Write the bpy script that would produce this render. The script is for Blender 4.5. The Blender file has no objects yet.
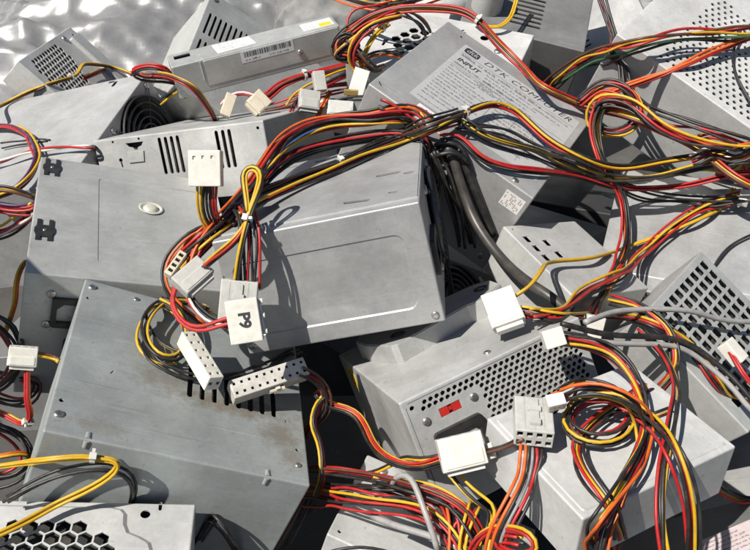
import bpy, bmesh, math, random
import numpy as np
from mathutils import Vector, Matrix, geometry

# ---------------------------------------------------------------- data (metres, world space)
# BOX: centre, 3x3 orientation (row major), width/depth/height of every sheet steel case
# HARNESS: centre line of every cable bundle, its wire colours and plugs
BOX = {"A": [[-0.02228, 0.45445, 0.33155], [0.97149, 0.06789, -0.22714, -0.02679, 0.98342, 0.17937, 0.23555, -0.16817, 0.9572], [0.12504, 0.13503, 0.07798]], "B": [[-0.19632, 0.50145, 0.26872], [0.91905, -0.26468, 0.29204, 0.25486, 0.9643, 0.07189, -0.30065, 0.00836, 0.9537], [0.12768, 0.16327, 0.09997]], "C": [[-0.12614, 0.35506, 0.26263], [0.89582, -0.14812, 0.41902, 0.12003, 0.98842, 0.09279, -0.42791, -0.03282, 0.90323], [0.14391, 0.13903, 0.0734]], "D": [[0.05809, 0.3812, 0.26385], [0.89316, -0.2792, -0.35259, 0.40615, 0.83743, 0.36572, 0.19316, -0.46985, 0.86136], [0.11617, 0.13776, 0.07225]], "E": [[0.07143, 0.58387, 0.34178], [0.804, 0.48817, 0.33953, -0.42043, 0.87047, -0.25598, -0.42051, 0.06306, 0.90509], [0.14284, 0.13309, 0.08187]], "G": [[0.13554, 0.4685, 0.28901], [0.46487, 0.84528, 0.26343, -0.87612, 0.4821, -0.00087, -0.12774, -0.23039, 0.96468], [0.08258, 0.07191, 0.03923]], "H": [[-0.10814, 0.71525, 0.36384], [0.93438, -0.34092, -0.10348, 0.33034, 0.9378, -0.1068, 0.13345, 0.06561, 0.98888], [0.15562, 0.02647, 0.03092]], "I": [[-0.15436, 0.84378, 0.27083], [0.77239, 0.17428, 0.61076, 0.14168, 0.89011, -0.43316, -0.61914, 0.4211, 0.66283], [0.15584, 0.13332, 0.09626]], "J": [[-0.31413, 0.70511, 0.2378], [0.93293, 0.19123, -0.30508, -0.23557, 0.96497, -0.11549, 0.27231, 0.17961, 0.9453], [0.18999, 0.17575, 0.10846]], "L": [[-0.14161, 0.67716, 0.28537], [0.9374, 0.31857, -0.14071, -0.25877, 0.90754, 0.33078, 0.23308, -0.27366, 0.93316], [0.1677, 0.14528, 0.0597]], "K": [[-0.34375, 0.87843, 0.27204], [0.03133, -0.69368, 0.7196, 0.99638, 0.07858, 0.03237, -0.079, 0.71598, 0.69363], [0.15059, 0.10321, 0.03045]], "N": [[-0.15881, 0.21985, 0.24286], [0.98518, -0.08932, 0.14645, 0.09177, 0.99573, -0.01004, -0.14493, 0.02334, 0.98917], [0.12581, 0.11632, 0.07201]], "O": [[0.02944, 0.30776, 0.18098], [0.91596, 0.28942, 0.27794, -0.32869, 0.93848, 0.10596, -0.23018, -0.18842, 0.95474], [0.11888, 0.07949, 0.06179]], "P": [[0.11864, 0.28602, 0.30519], [0.47527, 0.87968, 0.01645, -0.87939, 0.47435, 0.04093, 0.0282, -0.03392, 0.99903], [0.07421, 0.09891, 0.03393]], "M": [[0.061, 0.72844, 0.32964], [0.92942, 0.36863, -0.01687, -0.36229, 0.90284, -0.23157, -0.07013, 0.22133, 0.97267], [0.15014, 0.09539, 0.08725]], "V": [[0.14998, 0.81769, 0.35039], [0.96184, 0.25572, 0.09734, -0.20807, 0.91459, -0.34673, -0.17769, 0.31325, 0.9329], [0.12018, 0.12037, 0.08593]], "W": [[0.26055, 0.87299, 0.28438], [0.06336, 0.81638, -0.57403, -0.95576, -0.11592, -0.27036, -0.28726, 0.56577, 0.77291], [0.13855, 0.13309, 0.09919]], "Q": [[0.28695, 0.65869, 0.36281], [0.74237, 0.65408, 0.14516, -0.54032, 0.71257, -0.44754, -0.39617, 0.25381, 0.8824], [0.14972, 0.14001, 0.086]], "S": [[0.25253, 0.53216, 0.25053], [0.93529, 0.33611, -0.11075, -0.35354, 0.90137, -0.25008, 0.01577, 0.27305, 0.96187], [0.13269, 0.12969, 0.08684]], "T": [[0.21394, 0.40372, 0.27657], [0.65835, 0.64338, 0.39069, -0.5517, 0.76555, -0.33101, -0.51205, 0.00238, 0.85895], [0.09141, 0.09705, 0.04397]], "U": [[0.28037, 0.36742, 0.17529], [0.74281, 0.52101, -0.42045, -0.40339, 0.84951, 0.34002, 0.53433, -0.08296, 0.8412], [0.15455, 0.14656, 0.09021]], "X": [[0.19814, 0.24709, 0.20562], [0.74807, 0.41122, -0.52086, -0.19856, 0.88761, 0.4156, 0.63322, -0.20748, 0.74564], [0.13515, 0.12694, 0.07818]], "Y": [[0.12207, 0.63147, 0.18286], [0.65957, 0.75047, -0.04199, -0.73634, 0.65634, 0.1644, 0.15093, -0.07752, 0.9855], [0.12578, 0.15438, 0.07731]], "Z": [[-0.41191, 0.36219, 0.45071], [-0.75422, 0.64674, 0.11351, 0.58372, 0.58122, 0.56697, 0.30071, 0.49388, -0.81588], [0.17, 0.16, 0.1]], "f0": [[-0.17849, 0.22692, 0.13434], [0.33766, 0.92571, -0.17043, -0.94124, 0.33062, -0.06901, -0.00753, 0.18372, 0.98295], [0.15, 0.14, 0.086]], "f1": [[0.49922, 0.74756, 0.10159], [-0.85004, -0.52483, 0.04444, 0.48064, -0.80743, -0.34212, 0.21544, -0.26946, 0.9386], [0.15, 0.14, 0.086]], "f2": [[0.44395, 1.04276, 0.20921], [-0.73393, -0.67767, 0.04599, 0.67693, -0.72421, 0.13145, -0.05577, 0.12761, 0.99026], [0.15, 0.14, 0.086]], "f3": [[-0.13902, 1.04031, 0.09129], [-0.62442, 0.7089, -0.32795, -0.75421, -0.65641, 0.01711, -0.20314, 0.25802, 0.94454], [0.15, 0.14, 0.086]], "f4": [[0.01719, 0.66129, 0.07338], [0.63563, -0.76928, -0.06464, 0.76251, 0.6387, -0.10313, 0.12062, 0.01626, 0.99257], [0.15, 0.14, 0.086]], "f5": [[-0.3956, 0.18239, 0.09294], [0.6587, 0.74787, 0.08251, -0.75195, 0.65051, 0.1068, 0.0262, -0.13239, 0.99085], [0.15, 0.14, 0.086]], "f6": [[-0.25858, 0.81748, 0.10525], [-0.14671, -0.98843, -0.03852, 0.96671, -0.15152, 0.2062, -0.20965, -0.00699, 0.97775], [0.15, 0.14, 0.086]], "f7": [[0.43861, 0.49767, 0.08868], [0.32147, -0.93202, -0.16734, 0.92533, 0.34672, -0.15349, 0.20108, -0.1055, 0.97388], [0.15, 0.14, 0.086]], "f8": [[0.42546, 0.26839, 0.23789], [0.76395, 0.62969, 0.14097, -0.64293, 0.76142, 0.08299, -0.05508, -0.15403, 0.98653], [0.15, 0.14, 0.086]], "f9": [[-0.4352, 0.99044, 0.09984], [0.90103, -0.36071, 0.24092, 0.406, 0.89683, -0.17567, -0.1527, 0.2561, 0.95451], [0.15, 0.14, 0.086]], "f10": [[0.41559, 0.94935, 0.07789], [0.78948, 0.60677, -0.09251, -0.59977, 0.79466, 0.09372, 0.13038, -0.01851, 0.99129], [0.15, 0.14, 0.086]], "f11": [[0.46217, 0.19839, 0.09162], [0.22276, -0.96612, 0.13032, 0.96182, 0.23961, 0.13222, -0.15897, 0.09589, 0.98262], [0.15, 0.14, 0.086]], "f12": [[-0.29347, 0.63154, 0.08269], [-0.15765, 0.97084, -0.18059, -0.9785, -0.12894, 0.16099, 0.13301, 0.20208, 0.97029], [0.15, 0.14, 0.086]], "f13": [[0.00349, 0.93396, 0.12809], [-0.96103, 0.23345, 0.14804, -0.20301, -0.95951, 0.19527, 0.18763, 0.15761, 0.96951], [0.15, 0.14, 0.086]], "f14": [[0.22578, 0.79668, 0.1428], [-0.4204, 0.90726, 0.01163, -0.89829, -0.41798, 0.1355, 0.1278, 0.04652, 0.99071], [0.15, 0.14, 0.086]], "f15": [[-0.01709, 0.47122, 0.0756], [0.99995, -0.00708, -0.0072, 0.00886, 0.95729, 0.289, 0.00485, -0.28905, 0.9573], [0.15, 0.14, 0.086]]}
HARNESS = [
{"key": "J1", "label": "yellow and brown wire pair along the upper edge of the tilted fan grille supply", "p": [[-0.3782, 0.7406, 0.3003], [-0.3875, 0.7917, 0.2861], [-0.365, 0.7998, 0.295], [-0.3387, 0.8191, 0.2995], [-0.332, 0.8551, 0.2924], [-0.3328, 0.8878, 0.2929], [-0.3276, 0.9051, 0.2865], [-0.3169, 0.9335, 0.2724], [-0.2977, 0.93, 0.2674], [-0.2832, 0.9259, 0.2615]], "c": ["yellow", "yellow", "brown"], "s": 1.0, "tw": 0.4, "flat": 0, "r": 1.08, "ties": [0.5], "conn": []},
{"key": "J2", "label": "red wires arching over the corner of the fan grille supply towards the slots", "p": [[-0.3281, 0.8663, 0.2846], [-0.3216, 0.9031, 0.2788], [-0.5369, 1.6262, 0.0057], [-0.2214, 0.7446, 0.3347], [-0.1738, 0.6584, 0.366], [-0.1556, 0.6487, 0.3609], [-0.1479, 0.6592, 0.3411], [-0.1469, 0.6802, 0.3186], [-0.1492, 0.7016, 0.2969]], "c": ["red", "red", "yellow", "brown"], "s": 1.1, "tw": 0.35, "flat": 0, "r": 1.08, "ties": [], "conn": []},
{"key": "J3", "label": "dark red loop of wires curling round the left end of the long slim supply", "p": [[-0.1833, 0.7266, 0.3327], [-0.1957, 0.7048, 0.3452], [-0.2126, 0.7006, 0.3478], [-0.2202, 0.696, 0.3552], [-0.2047, 0.6928, 0.3629], [-0.1887, 0.6889, 0.3625], [-0.1825, 0.7021, 0.35], [-0.1838, 0.7318, 0.3226]], "c": ["red", "black", "brown", "red"], "s": 1.2, "tw": 0.5, "flat": 0, "r": 1.08, "ties": [], "conn": []},
{"key": "J4", "label": "yellow and black wires poking out from under the left end of the long slim supply", "p": [[-0.2141, 0.7503, 0.3025], [-0.2057, 0.7526, 0.3089], [-0.1916, 0.7328, 0.3232], [-0.179, 0.7132, 0.338], [-0.1705, 0.6836, 0.3384]], "c": ["yellow", "black"], "s": 1.2, "tw": 0.4, "flat": 0, "r": 1.08, "ties": [], "conn": []},
{"key": "L1", "label": "loop of red, pink and yellow wires over the bright tilted supply, left edge", "p": [[-0.3867, 0.7391, 0.2818], [-0.3587, 0.724, 0.2908], [-0.3314, 0.6962, 0.2973], [-0.3083, 0.6594, 0.3007], [-0.2962, 0.6303, 0.3013], [-0.2938, 0.6046, 0.2993], [-0.3005, 0.5919, 0.2947], [-0.3224, 0.5992, 0.2829], [-0.3375, 0.6059, 0.2752]], "c": ["red", "red", "brown", "yellow", "purple"], "s": 1.2, "tw": 0.5, "flat": 0, "r": 1.08, "ties": [], "conn": []},
{"key": "L2", "label": "twisted red and white wire pair stretched across the bright fan grille supply", "p": [[-0.3527, 0.6547, 0.2839], [-0.3342, 0.6532, 0.2898], [-0.3163, 0.6537, 0.2965], [-0.2928, 0.6476, 0.3035], [-0.2672, 0.6385, 0.3098], [-0.2466, 0.6305, 0.3137], [-0.2517, 0.6695, 0.2948], [-0.2577, 0.7179, 0.268]], "c": ["red", "white"], "s": 1.0, "tw": 5.0, "flat": 0, "r": 1.08, "ties": [], "conn": []},
{"key": "L3", "label": "pair of short thin black leads lying on the bright tilted supply at the left edge", "p": [[-0.3538, 0.6917, 0.285], [-0.3424, 0.689, 0.2884], [-0.3236, 0.6823, 0.2937], [-0.3105, 0.6828, 0.2944], [-0.3012, 0.6801, 0.2906]], "c": ["black", "black"], "s": 1.6, "tw": 0.2, "flat": 0, "r": 0.864, "ties": [], "conn": []},
{"key": "L4", "label": "topmost fan of yellow wires squeezed out beside the left side of the dimpled supply", "p": [[-0.2933, 0.5285, 0.3287], [-0.2782, 0.5285, 0.3287], [-0.2677, 0.5272, 0.3268], [-0.2557, 0.5307, 0.3197]], "c": ["yellow", "yellow", "black", "brown"], "s": 1.3, "tw": 0.4, "flat": 0, "r": 0.967, "ties": [], "conn": []},
{"key": "L5", "label": "crowd of pink and red wires just below the yellow ones beside the dimpled supply", "p": [[-0.2981, 0.5307, 0.3145], [-0.2806, 0.5251, 0.3151], [-0.2691, 0.5225, 0.3149], [-0.2579, 0.5242, 0.3139], [-0.2549, 0.5264, 0.3135]], "c": ["red", "red", "black", "white", "purple", "red"], "s": 1.7, "tw": 0.4, "flat": 0, "r": 1.08, "ties": [], "conn": []},
{"key": "L6", "label": "lowest bunch of red wires with one yellow wire entering beneath the grey dimpled supply", "p": [[-0.303, 0.5252, 0.2891], [-0.2867, 0.5227, 0.2943], [-0.2722, 0.5229, 0.3032], [-0.2595, 0.5242, 0.3104], [-0.2557, 0.5255, 0.3122]], "c": ["red", "yellow", "red", "white", "black", "red", "red"], "s": 2.0, "tw": 0.5, "flat": 0, "r": 1.08, "ties": [], "conn": []},
{"key": "L7", "label": "single yellow and orange pair hanging below the left corner of the dimpled supply", "p": [[-0.2312, 0.4391, 0.3231], [-0.2279, 0.4244, 0.3283], [-0.2289, 0.4152, 0.3238], [-0.2311, 0.4141, 0.3135], [-0.2398, 0.4209, 0.297], [-0.2537, 0.4288, 0.2736]], "c": ["yellow", "orange"], "s": 0.9, "tw": 0.6, "flat": 0, "r": 0.937, "ties": [], "conn": []},
{"key": "L8", "label": "white four pin plug with red and yellow leads hanging at the left edge", "p": [[-0.2175, 0.3784, 0.2887], [-0.2175, 0.3727, 0.2805], [-0.2175, 0.3676, 0.2733], [-0.2175, 0.3633, 0.2672], [-0.2165, 0.3626, 0.2574], [-0.2238, 0.3629, 0.2491], [-0.2363, 0.3698, 0.2503], [-0.2515, 0.376, 0.2504]], "c": ["red", "red", "yellow", "orange"], "s": 1.0, "tw": 0.7, "flat": 0, "r": 0.904, "ties": [0.52], "conn": [["molex", [-0.21868, 0.37826, 0.29371], [0.9262, 0.1294, 0.3541, 0.2313, 0.5468, -0.8047, -0.2977, 0.8272, 0.4765], [0.01661, 0.01192, 0.009]]]},
{"key": "L9", "label": "short yellow pair leaving the white left edge plug behind the scuffed supply", "p": [[-0.2139, 0.3805, 0.2934], [-0.2077, 0.3801, 0.2929], [-0.2026, 0.3836, 0.2874], [-0.1963, 0.3787, 0.2892]], "c": ["yellow", "yellow", "brown"], "s": 1.0, "tw": 0.3, "flat": 0, "r": 0.894, "ties": [], "conn": []},
{"key": "L10", "label": "dull orange wires lying deep in the gap below the scuffed supply at the left edge", "p": [[-0.2406, 0.344, 0.2395], [-0.2306, 0.3447, 0.2405], [-0.2241, 0.3492, 0.2383], [-0.2199, 0.3519, 0.2335]], "c": ["orange", "yellow", "brown"], "s": 1.0, "tw": 0.4, "flat": 0, "r": 0.9, "ties": [], "conn": []},
{"key": "C1", "label": "bright yellow wires folded double at a white tie before the scuffed supply", "p": [[-0.2067, 0.2893, 0.2922], [-0.1918, 0.2905, 0.294], [-0.1636, 0.2731, 0.3165], [-0.1476, 0.2756, 0.3159], [-0.1366, 0.2772, 0.3127], [-0.1307, 0.2769, 0.3115], [-0.1296, 0.2759, 0.3082], [-0.1345, 0.2739, 0.3031], [-0.1469, 0.2702, 0.2967], [-0.1624, 0.2665, 0.2904], [-0.1729, 0.2563, 0.2909], [-0.1824, 0.248, 0.2923], [-0.1887, 0.2441, 0.2921]], "c": ["yellow", "yellow", "yellow"], "s": 1.0, "tw": 0.25, "flat": 0, "r": 0.85, "ties": [0.475], "conn": []},
{"key": "C2", "label": "black wires tucked behind the folded yellow ones on the shaded front of the scuffed supply", "p": [[-0.187, 0.2667, 0.2941], [-0.1748, 0.2707, 0.2999], [-0.1606, 0.2743, 0.3048], [-0.1454, 0.2778, 0.3053], [-0.1331, 0.2796, 0.3026], [-0.1264, 0.2803, 0.2948], [-0.1271, 0.2799, 0.2844], [-0.1468, 0.3052, 0.2399], [-0.1538, 0.305, 0.2274]], "c": ["black", "black", "black"], "s": 1.6, "tw": 0.3, "flat": 0, "r": 0.85, "ties": [], "conn": []},
{"key": "M1", "label": "thick main bundle of red, black and yellow wires sweeping over the central supply", "p": [[0.035, 0.5288, 0.378], [0.0265, 0.5338, 0.385], [0.0148, 0.5284, 0.3897], [-0.0035, 0.5264, 0.3868], [-0.0248, 0.5284, 0.3844], [-0.0472, 0.5209, 0.3824], [-0.0629, 0.5061, 0.3787], [-0.0717, 0.4731, 0.3786], [-0.0792, 0.4547, 0.3715], [-0.0861, 0.4369, 0.367], [-0.0921, 0.4183, 0.3666], [-0.1022, 0.4035, 0.363], [-0.1115, 0.4021, 0.3539], [-0.1202, 0.4022, 0.3436]], "c": ["red", "black", "red", "yellow", "red", "black", "blue", "black", "red", "orange", "black", "red", "brown", "black", "red", "yellow"], "s": 1.7, "tw": 0.5, "flat": 0, "r": 0.949, "ties": [], "conn": []},
{"key": "M1b", "label": "second red and black strand running under the main bundle above the central supply", "p": [[0.0305, 0.5211, 0.3739], [0.015, 0.5245, 0.3754], [-0.0064, 0.5237, 0.3742], [-0.0291, 0.5185, 0.372], [-0.0523, 0.5063, 0.3702], [-0.0672, 0.4766, 0.3731], [-0.0762, 0.4521, 0.373], [-0.083, 0.4281, 0.3736], [-0.0898, 0.4138, 0.3707]], "c": ["red", "black", "black", "red", "black", "brown", "red", "black"], "s": 1.35, "tw": 0.5, "flat": 0, "r": 0.963, "ties": [], "conn": []},
{"key": "M2", "label": "slack black and yellow bundle draped along the top edge of the central supply", "p": [[-0.0863, 0.4175, 0.3741], [-0.0814, 0.4327, 0.3709], [-0.0685, 0.4591, 0.3662], [-0.0475, 0.4763, 0.3666], [-0.0232, 0.4909, 0.3695], [-0.0021, 0.5095, 0.3709], [0.0193, 0.524, 0.3733], [0.0373, 0.5028, 0.3914], [0.0621, 0.5329, 0.3862]], "c": ["black", "black", "yellow", "black", "black", "brown", "black", "red", "black", "black"], "s": 1.55, "tw": 0.5, "flat": 0, "r": 0.862, "ties": [0.45], "conn": []},
{"key": "M2b", "label": "brown, red and yellow wires rising from the central supply to the label tie", "p": [[-0.0801, 0.4029, 0.38], [-0.07, 0.4329, 0.3737], [-0.0487, 0.4602, 0.3708], [-0.0227, 0.479, 0.3727], [-0.0021, 0.497, 0.3741], [0.0262, 0.5187, 0.375], [0.0416, 0.5043, 0.3892], [0.062, 0.5327, 0.3863]], "c": ["brown", "yellow", "black", "red"], "s": 1.25, "tw": 0.4, "flat": 0, "r": 0.948, "ties": [], "conn": []},
{"key": "E1", "label": "yellow and red pair arching over the printed label to the right of the white tie", "p": [[0.0543, 0.5256, 0.3871], [0.0621, 0.5338, 0.3865], [0.0751, 0.5481, 0.3858], [0.0898, 0.5592, 0.3834], [0.1038, 0.5598, 0.3784], [0.1149, 0.5502, 0.3715], [0.1273, 0.5392, 0.3637], [0.1499, 0.5283, 0.3545], [0.1837, 0.5375, 0.3416], [0.2249, 0.55, 0.3419], [0.2662, 0.5444, 0.3514], [0.3113, 0.5453, 0.3526]], "c": ["yellow", "red", "red", "black"], "s": 1.2, "tw": 0.3, "flat": 0, "r": 1.055, "ties": [0.05], "conn": []},
{"key": "E2", "label": "yellow and black wires drooping low over the printed label right of the tie", "p": [[0.0578, 0.5323, 0.3842], [0.0634, 0.5294, 0.3824], [0.0745, 0.5225, 0.3763], [0.0924, 0.5236, 0.3688], [0.1163, 0.5245, 0.3612], [0.1356, 0.5213, 0.3532], [0.1687, 0.5341, 0.3367], [0.2062, 0.5332, 0.3354], [0.2437, 0.5384, 0.3428], [0.2692, 0.5319, 0.3511], [0.3061, 0.5328, 0.3523]], "c": ["yellow", "black", "black", "black", "yellow"], "s": 1.7, "tw": 0.35, "flat": 0, "r": 0.917, "ties": [], "conn": []},
{"key": "E3", "label": "black wires with one red wire sagging below the label towards the right", "p": [[0.0453, 0.5113, 0.3792], [0.0578, 0.5122, 0.3796], [0.0645, 0.5065, 0.3755], [0.074, 0.4998, 0.3689], [0.0912, 0.4991, 0.3623], [0.1155, 0.5065, 0.3553], [0.1475, 0.5252, 0.3414], [0.1868, 0.5377, 0.3245], [0.2326, 0.5386, 0.3257], [0.2737, 0.5358, 0.3391], [0.3113, 0.5358, 0.3391]], "c": ["red", "black", "black", "red"], "s": 1.3, "tw": 0.35, "flat": 0, "r": 0.908, "ties": [], "conn": []},
{"key": "E4", "label": "loose spread of thin black wires over the lower half of the printed label", "p": [[0.0589, 0.526, 0.3808], [0.0738, 0.5299, 0.3775], [0.0953, 0.5365, 0.3713], [0.116, 0.532, 0.3623], [0.1399, 0.5238, 0.3568], [0.1792, 0.5404, 0.3282], [0.2131, 0.543, 0.3145], [0.2519, 0.5412, 0.312], [0.3113, 0.5255, 0.3244]], "c": ["black", "black", "black", "black"], "s": 2.6, "tw": 0.3, "flat": 0, "r": 0.932, "ties": [], "conn": []},
{"key": "E5", "label": "tangle of black and red wires knotted at the dark back corner of the central supply", "p": [[0.0035, 0.5293, 0.3961], [0.0134, 0.5297, 0.3914], [0.0234, 0.5284, 0.3844], [0.0307, 0.5296, 0.3808], [0.0352, 0.5274, 0.3725], [0.0382, 0.5235, 0.3617], [0.0399, 0.5179, 0.3485]], "c": ["black", "black", "red", "black", "brown"], "s": 1.6, "tw": 0.8, "flat": 0, "r": 1.02, "ties": [], "conn": []},
{"key": "Q1", "label": "upright white plug with yellow, black and red leads above the main bundle", "p": [[-0.097, 0.4112, 0.4018], [-0.0974, 0.4084, 0.3942], [-0.0989, 0.4072, 0.3856], [-0.0986, 0.4088, 0.3758], [-0.0964, 0.4111, 0.3667], [-0.0893, 0.4131, 0.3626]], "c": ["yellow", "yellow", "black", "black", "black", "red", "red"], "s": 1.05, "tw": 0.15, "flat": 1, "r": 0.85, "ties": [], "conn": [["atx", [-0.09696, 0.41104, 0.40678], [1.0, -0.0, 0.0086, 0.0075, 0.4807, -0.8768, -0.0041, 0.8769, 0.4807], [0.01833, 0.02049, 0.01]]]},
{"key": "Q1b", "label": "red wires running down from the upright white plug to the translucent plug on the left", "p": [[-0.0966, 0.4107, 0.3697], [-0.1017, 0.4032, 0.366], [-0.1061, 0.3968, 0.3603], [-0.1083, 0.3889, 0.3542], [-0.1106, 0.381, 0.3482]], "c": ["red", "red", "orange", "red"], "s": 1.3, "tw": 0.3, "flat": 0, "r": 0.892, "ties": [], "conn": [["molex", [-0.10588, 0.37864, 0.35355], [0.6143, -0.746, 0.257, 0.7492, 0.4492, -0.4868, 0.2477, 0.4916, 0.8348], [0.02077, 0.01343, 0.009]]]},
{"key": "Q1c", "label": "black cable curving down past the left of the plugs on the grey dimpled supply", "p": [[-0.0974, 0.4142, 0.3677], [-0.1074, 0.4087, 0.3668], [-0.1175, 0.4013, 0.3615], [-0.1247, 0.3935, 0.3539], [-0.1251, 0.3849, 0.3469], [-0.1209, 0.3795, 0.3391], [-0.1115, 0.3741, 0.3314], [-0.1013, 0.3709, 0.3234]], "c": ["black", "black", "brown", "orange"], "s": 1.2, "tw": 0.5, "flat": 0, "r": 0.85, "ties": [], "conn": [["floppy", [-0.11621, 0.38515, 0.3576], [0.4236, -0.8646, 0.2702, 0.8329, 0.2545, -0.4914, 0.3561, 0.4332, 0.828], [0.01717, 0.00484, 0.006]]]},
{"key": "Q2", "label": "yellow looped wires cinched by a white tie and falling into the wide translucent plug", "p": [[-0.0718, 0.3907, 0.3899], [-0.0743, 0.4022, 0.3977], [-0.0762, 0.4126, 0.4037], [-0.071, 0.4146, 0.4066], [-0.0655, 0.4108, 0.4047], [-0.0665, 0.4004, 0.3986], [-0.0705, 0.3898, 0.3904], [-0.0724, 0.3836, 0.385], [-0.0752, 0.3771, 0.3758], [-0.0772, 0.373, 0.3664], [-0.0791, 0.3698, 0.3548]], "c": ["yellow", "yellow", "black", "yellow"], "s": 1.15, "tw": 0.3, "flat": 0, "r": 0.85, "ties": [0.66], "conn": [["atx", [-0.07783, 0.36592, 0.34583], [0.9916, 0.1032, 0.0782, 0.0117, 0.5297, -0.8481, -0.1289, 0.8419, 0.524], [0.02073, 0.02361, 0.012]]]},
{"key": "Q2b", "label": "black and red wires dropping beside the yellow loop into the wide plug", "p": [[-0.0781, 0.4022, 0.3871], [-0.0722, 0.3907, 0.3846], [-0.0706, 0.3803, 0.3751], [-0.0709, 0.3748, 0.3638], [-0.0716, 0.3709, 0.3512]], "c": ["black", "black", "red", "black", "black", "red"], "s": 1.35, "tw": 0.15, "flat": 1, "r": 0.85, "ties": [], "conn": []},
{"key": "Q2c", "label": "yellow, black and red wires sagging from the white tie to the left translucent plug", "p": [[-0.0727, 0.3859, 0.3849], [-0.0769, 0.3797, 0.3795], [-0.0851, 0.3775, 0.3729], [-0.0916, 0.3783, 0.3669], [-0.0982, 0.3814, 0.3593]], "c": ["yellow", "yellow", "black", "red"], "s": 1.2, "tw": 0.3, "flat": 0, "r": 0.85, "ties": [], "conn": []},
{"key": "Q3", "label": "white plug printed with black characters on thick red leads in front of the central supply", "p": [[-0.0709, 0.3469, 0.3483], [-0.0834, 0.3475, 0.3457], [-0.0951, 0.3476, 0.3406], [-0.1063, 0.3525, 0.3389], [-0.114, 0.3614, 0.3412], [-0.117, 0.37, 0.3447], [-0.1148, 0.3787, 0.3484], [-0.112, 0.3859, 0.3534]], "c": ["red", "red"], "s": 1.1, "tw": 0.4, "flat": 0, "r": 1.147, "ties": [], "conn": [["p9", [-0.0708, 0.34135, 0.35085], [0.9862, -0.1485, 0.0739, 0.1417, 0.5231, -0.8404, 0.0861, 0.8393, 0.5369], [0.01741, 0.02379, 0.009]]]},
{"key": "Q3b", "label": "black and red wires bundled behind the printed white plug", "p": [[-0.0697, 0.3503, 0.3427], [-0.0827, 0.3522, 0.3384], [-0.095, 0.358, 0.3381], [-0.1029, 0.3659, 0.3406], [-0.1087, 0.3739, 0.3433], [-0.1087, 0.3833, 0.348]], "c": ["black", "black", "red", "white", "black"], "s": 1.5, "tw": 0.5, "flat": 0, "r": 0.85, "ties": [], "conn": []},
{"key": "Q4", "label": "yellow wire coil with black wires lying in a ring on top of the scuffed supply", "p": [[-0.1001, 0.3757, 0.3302], [-0.1243, 0.4299, 0.2968], [-0.1347, 0.4249, 0.3015], [-0.1393, 0.401, 0.3138], [-0.141, 0.3806, 0.3156], [-0.1357, 0.3641, 0.3137], [-0.1261, 0.3557, 0.3101], [-0.1181, 0.3596, 0.3059], [-0.1149, 0.3757, 0.3039], [-0.1189, 0.3939, 0.305], [-0.1275, 0.4077, 0.3088], [-0.1377, 0.4106, 0.3129]], "c": ["black", "yellow", "black", "yellow", "black"], "s": 1.7, "tw": 0.35, "flat": 0, "r": 0.888, "ties": [], "conn": []},
{"key": "Q4b", "label": "inner yellow wire crossing the coil towards the cream plug with two rows of holes", "p": [[-0.1428, 0.3955, 0.3149], [-0.1405, 0.3872, 0.3135], [-0.1386, 0.3856, 0.3117], [-0.1297, 0.3722, 0.3101], [-0.1207, 0.3678, 0.3075], [-0.112, 0.3656, 0.307], [-0.1057, 0.369, 0.3048]], "c": ["yellow", "black"], "s": 1.2, "tw": 0.3, "flat": 0, "r": 0.87, "ties": [], "conn": [["holes2x6", [-0.10287, 0.35603, 0.3098], [0.7341, -0.5343, 0.419, 0.5507, 0.8295, 0.0928, -0.3972, 0.1626, 0.9032], [0.00966, 0.04038, 0.01]]]},
{"key": "Q4c", "label": "black wires trailing in a wide arc under the yellow coil to the slots", "p": [[-0.1384, 0.3742, 0.3115], [-0.1285, 0.3553, 0.3088], [-0.1156, 0.3511, 0.3032], [-0.1007, 0.3548, 0.2959], [-0.0872, 0.3642, 0.2898], [-0.0737, 0.379, 0.2831], [-0.0635, 0.4064, 0.2677], [-0.0525, 0.4286, 0.2558]], "c": ["black", "black", "black"], "s": 2.0, "tw": 0.3, "flat": 0, "r": 0.801, "ties": [], "conn": []},
{"key": "Q5", "label": "dirty wide plug with two rows of holes on a dark red bundle", "p": [[-0.045, 0.3598, 0.297], [-0.0368, 0.3592, 0.2927], [-0.031, 0.3587, 0.285], [-0.0288, 0.3568, 0.2752], [-0.0322, 0.3562, 0.2639], [-0.0394, 0.3562, 0.2569], [-0.0431, 0.3511, 0.2498]], "c": ["red", "black", "brown", "red", "black", "brown"], "s": 1.7, "tw": 0.5, "flat": 0, "r": 0.876, "ties": [], "conn": [["holes2x10", [-0.06363, 0.35531, 0.29407], [0.8825, -0.4031, 0.2425, 0.4702, 0.7717, -0.4282, -0.0146, 0.4919, 0.8705], [0.04732, 0.01156, 0.012]]]},
{"key": "Q5b", "label": "orange, red and black bundle curving through the black gap to the big white plug", "p": [[-0.0361, 0.3603, 0.2802], [-0.0314, 0.3575, 0.2728], [-0.0228, 0.3565, 0.2713], [-0.0129, 0.3533, 0.2702], [-0.0066, 0.3426, 0.269], [-0.0017, 0.3246, 0.2728], [0.0083, 0.3021, 0.2843], [0.02, 0.2944, 0.2873], [0.0301, 0.2885, 0.2963], [0.0381, 0.2869, 0.3027]], "c": ["orange", "yellow", "red", "black", "black", "red"], "s": 1.15, "tw": 0.35, "flat": 0, "r": 0.85, "ties": [], "conn": []},
{"key": "Q5c", "label": "red and yellow wires running down the right edge of the scuffed supply", "p": [[-0.0299, 0.3574, 0.2796], [-0.0349, 0.3564, 0.2747], [-0.0386, 0.349, 0.2642], [-0.0336, 0.3364, 0.2636], [-0.0315, 0.3268, 0.2585], [-0.0313, 0.3186, 0.2521], [-0.0358, 0.3204, 0.2321]], "c": ["red", "black", "yellow", "black"], "s": 1.4, "tw": 0.3, "flat": 0, "r": 0.862, "ties": [], "conn": []},
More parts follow.
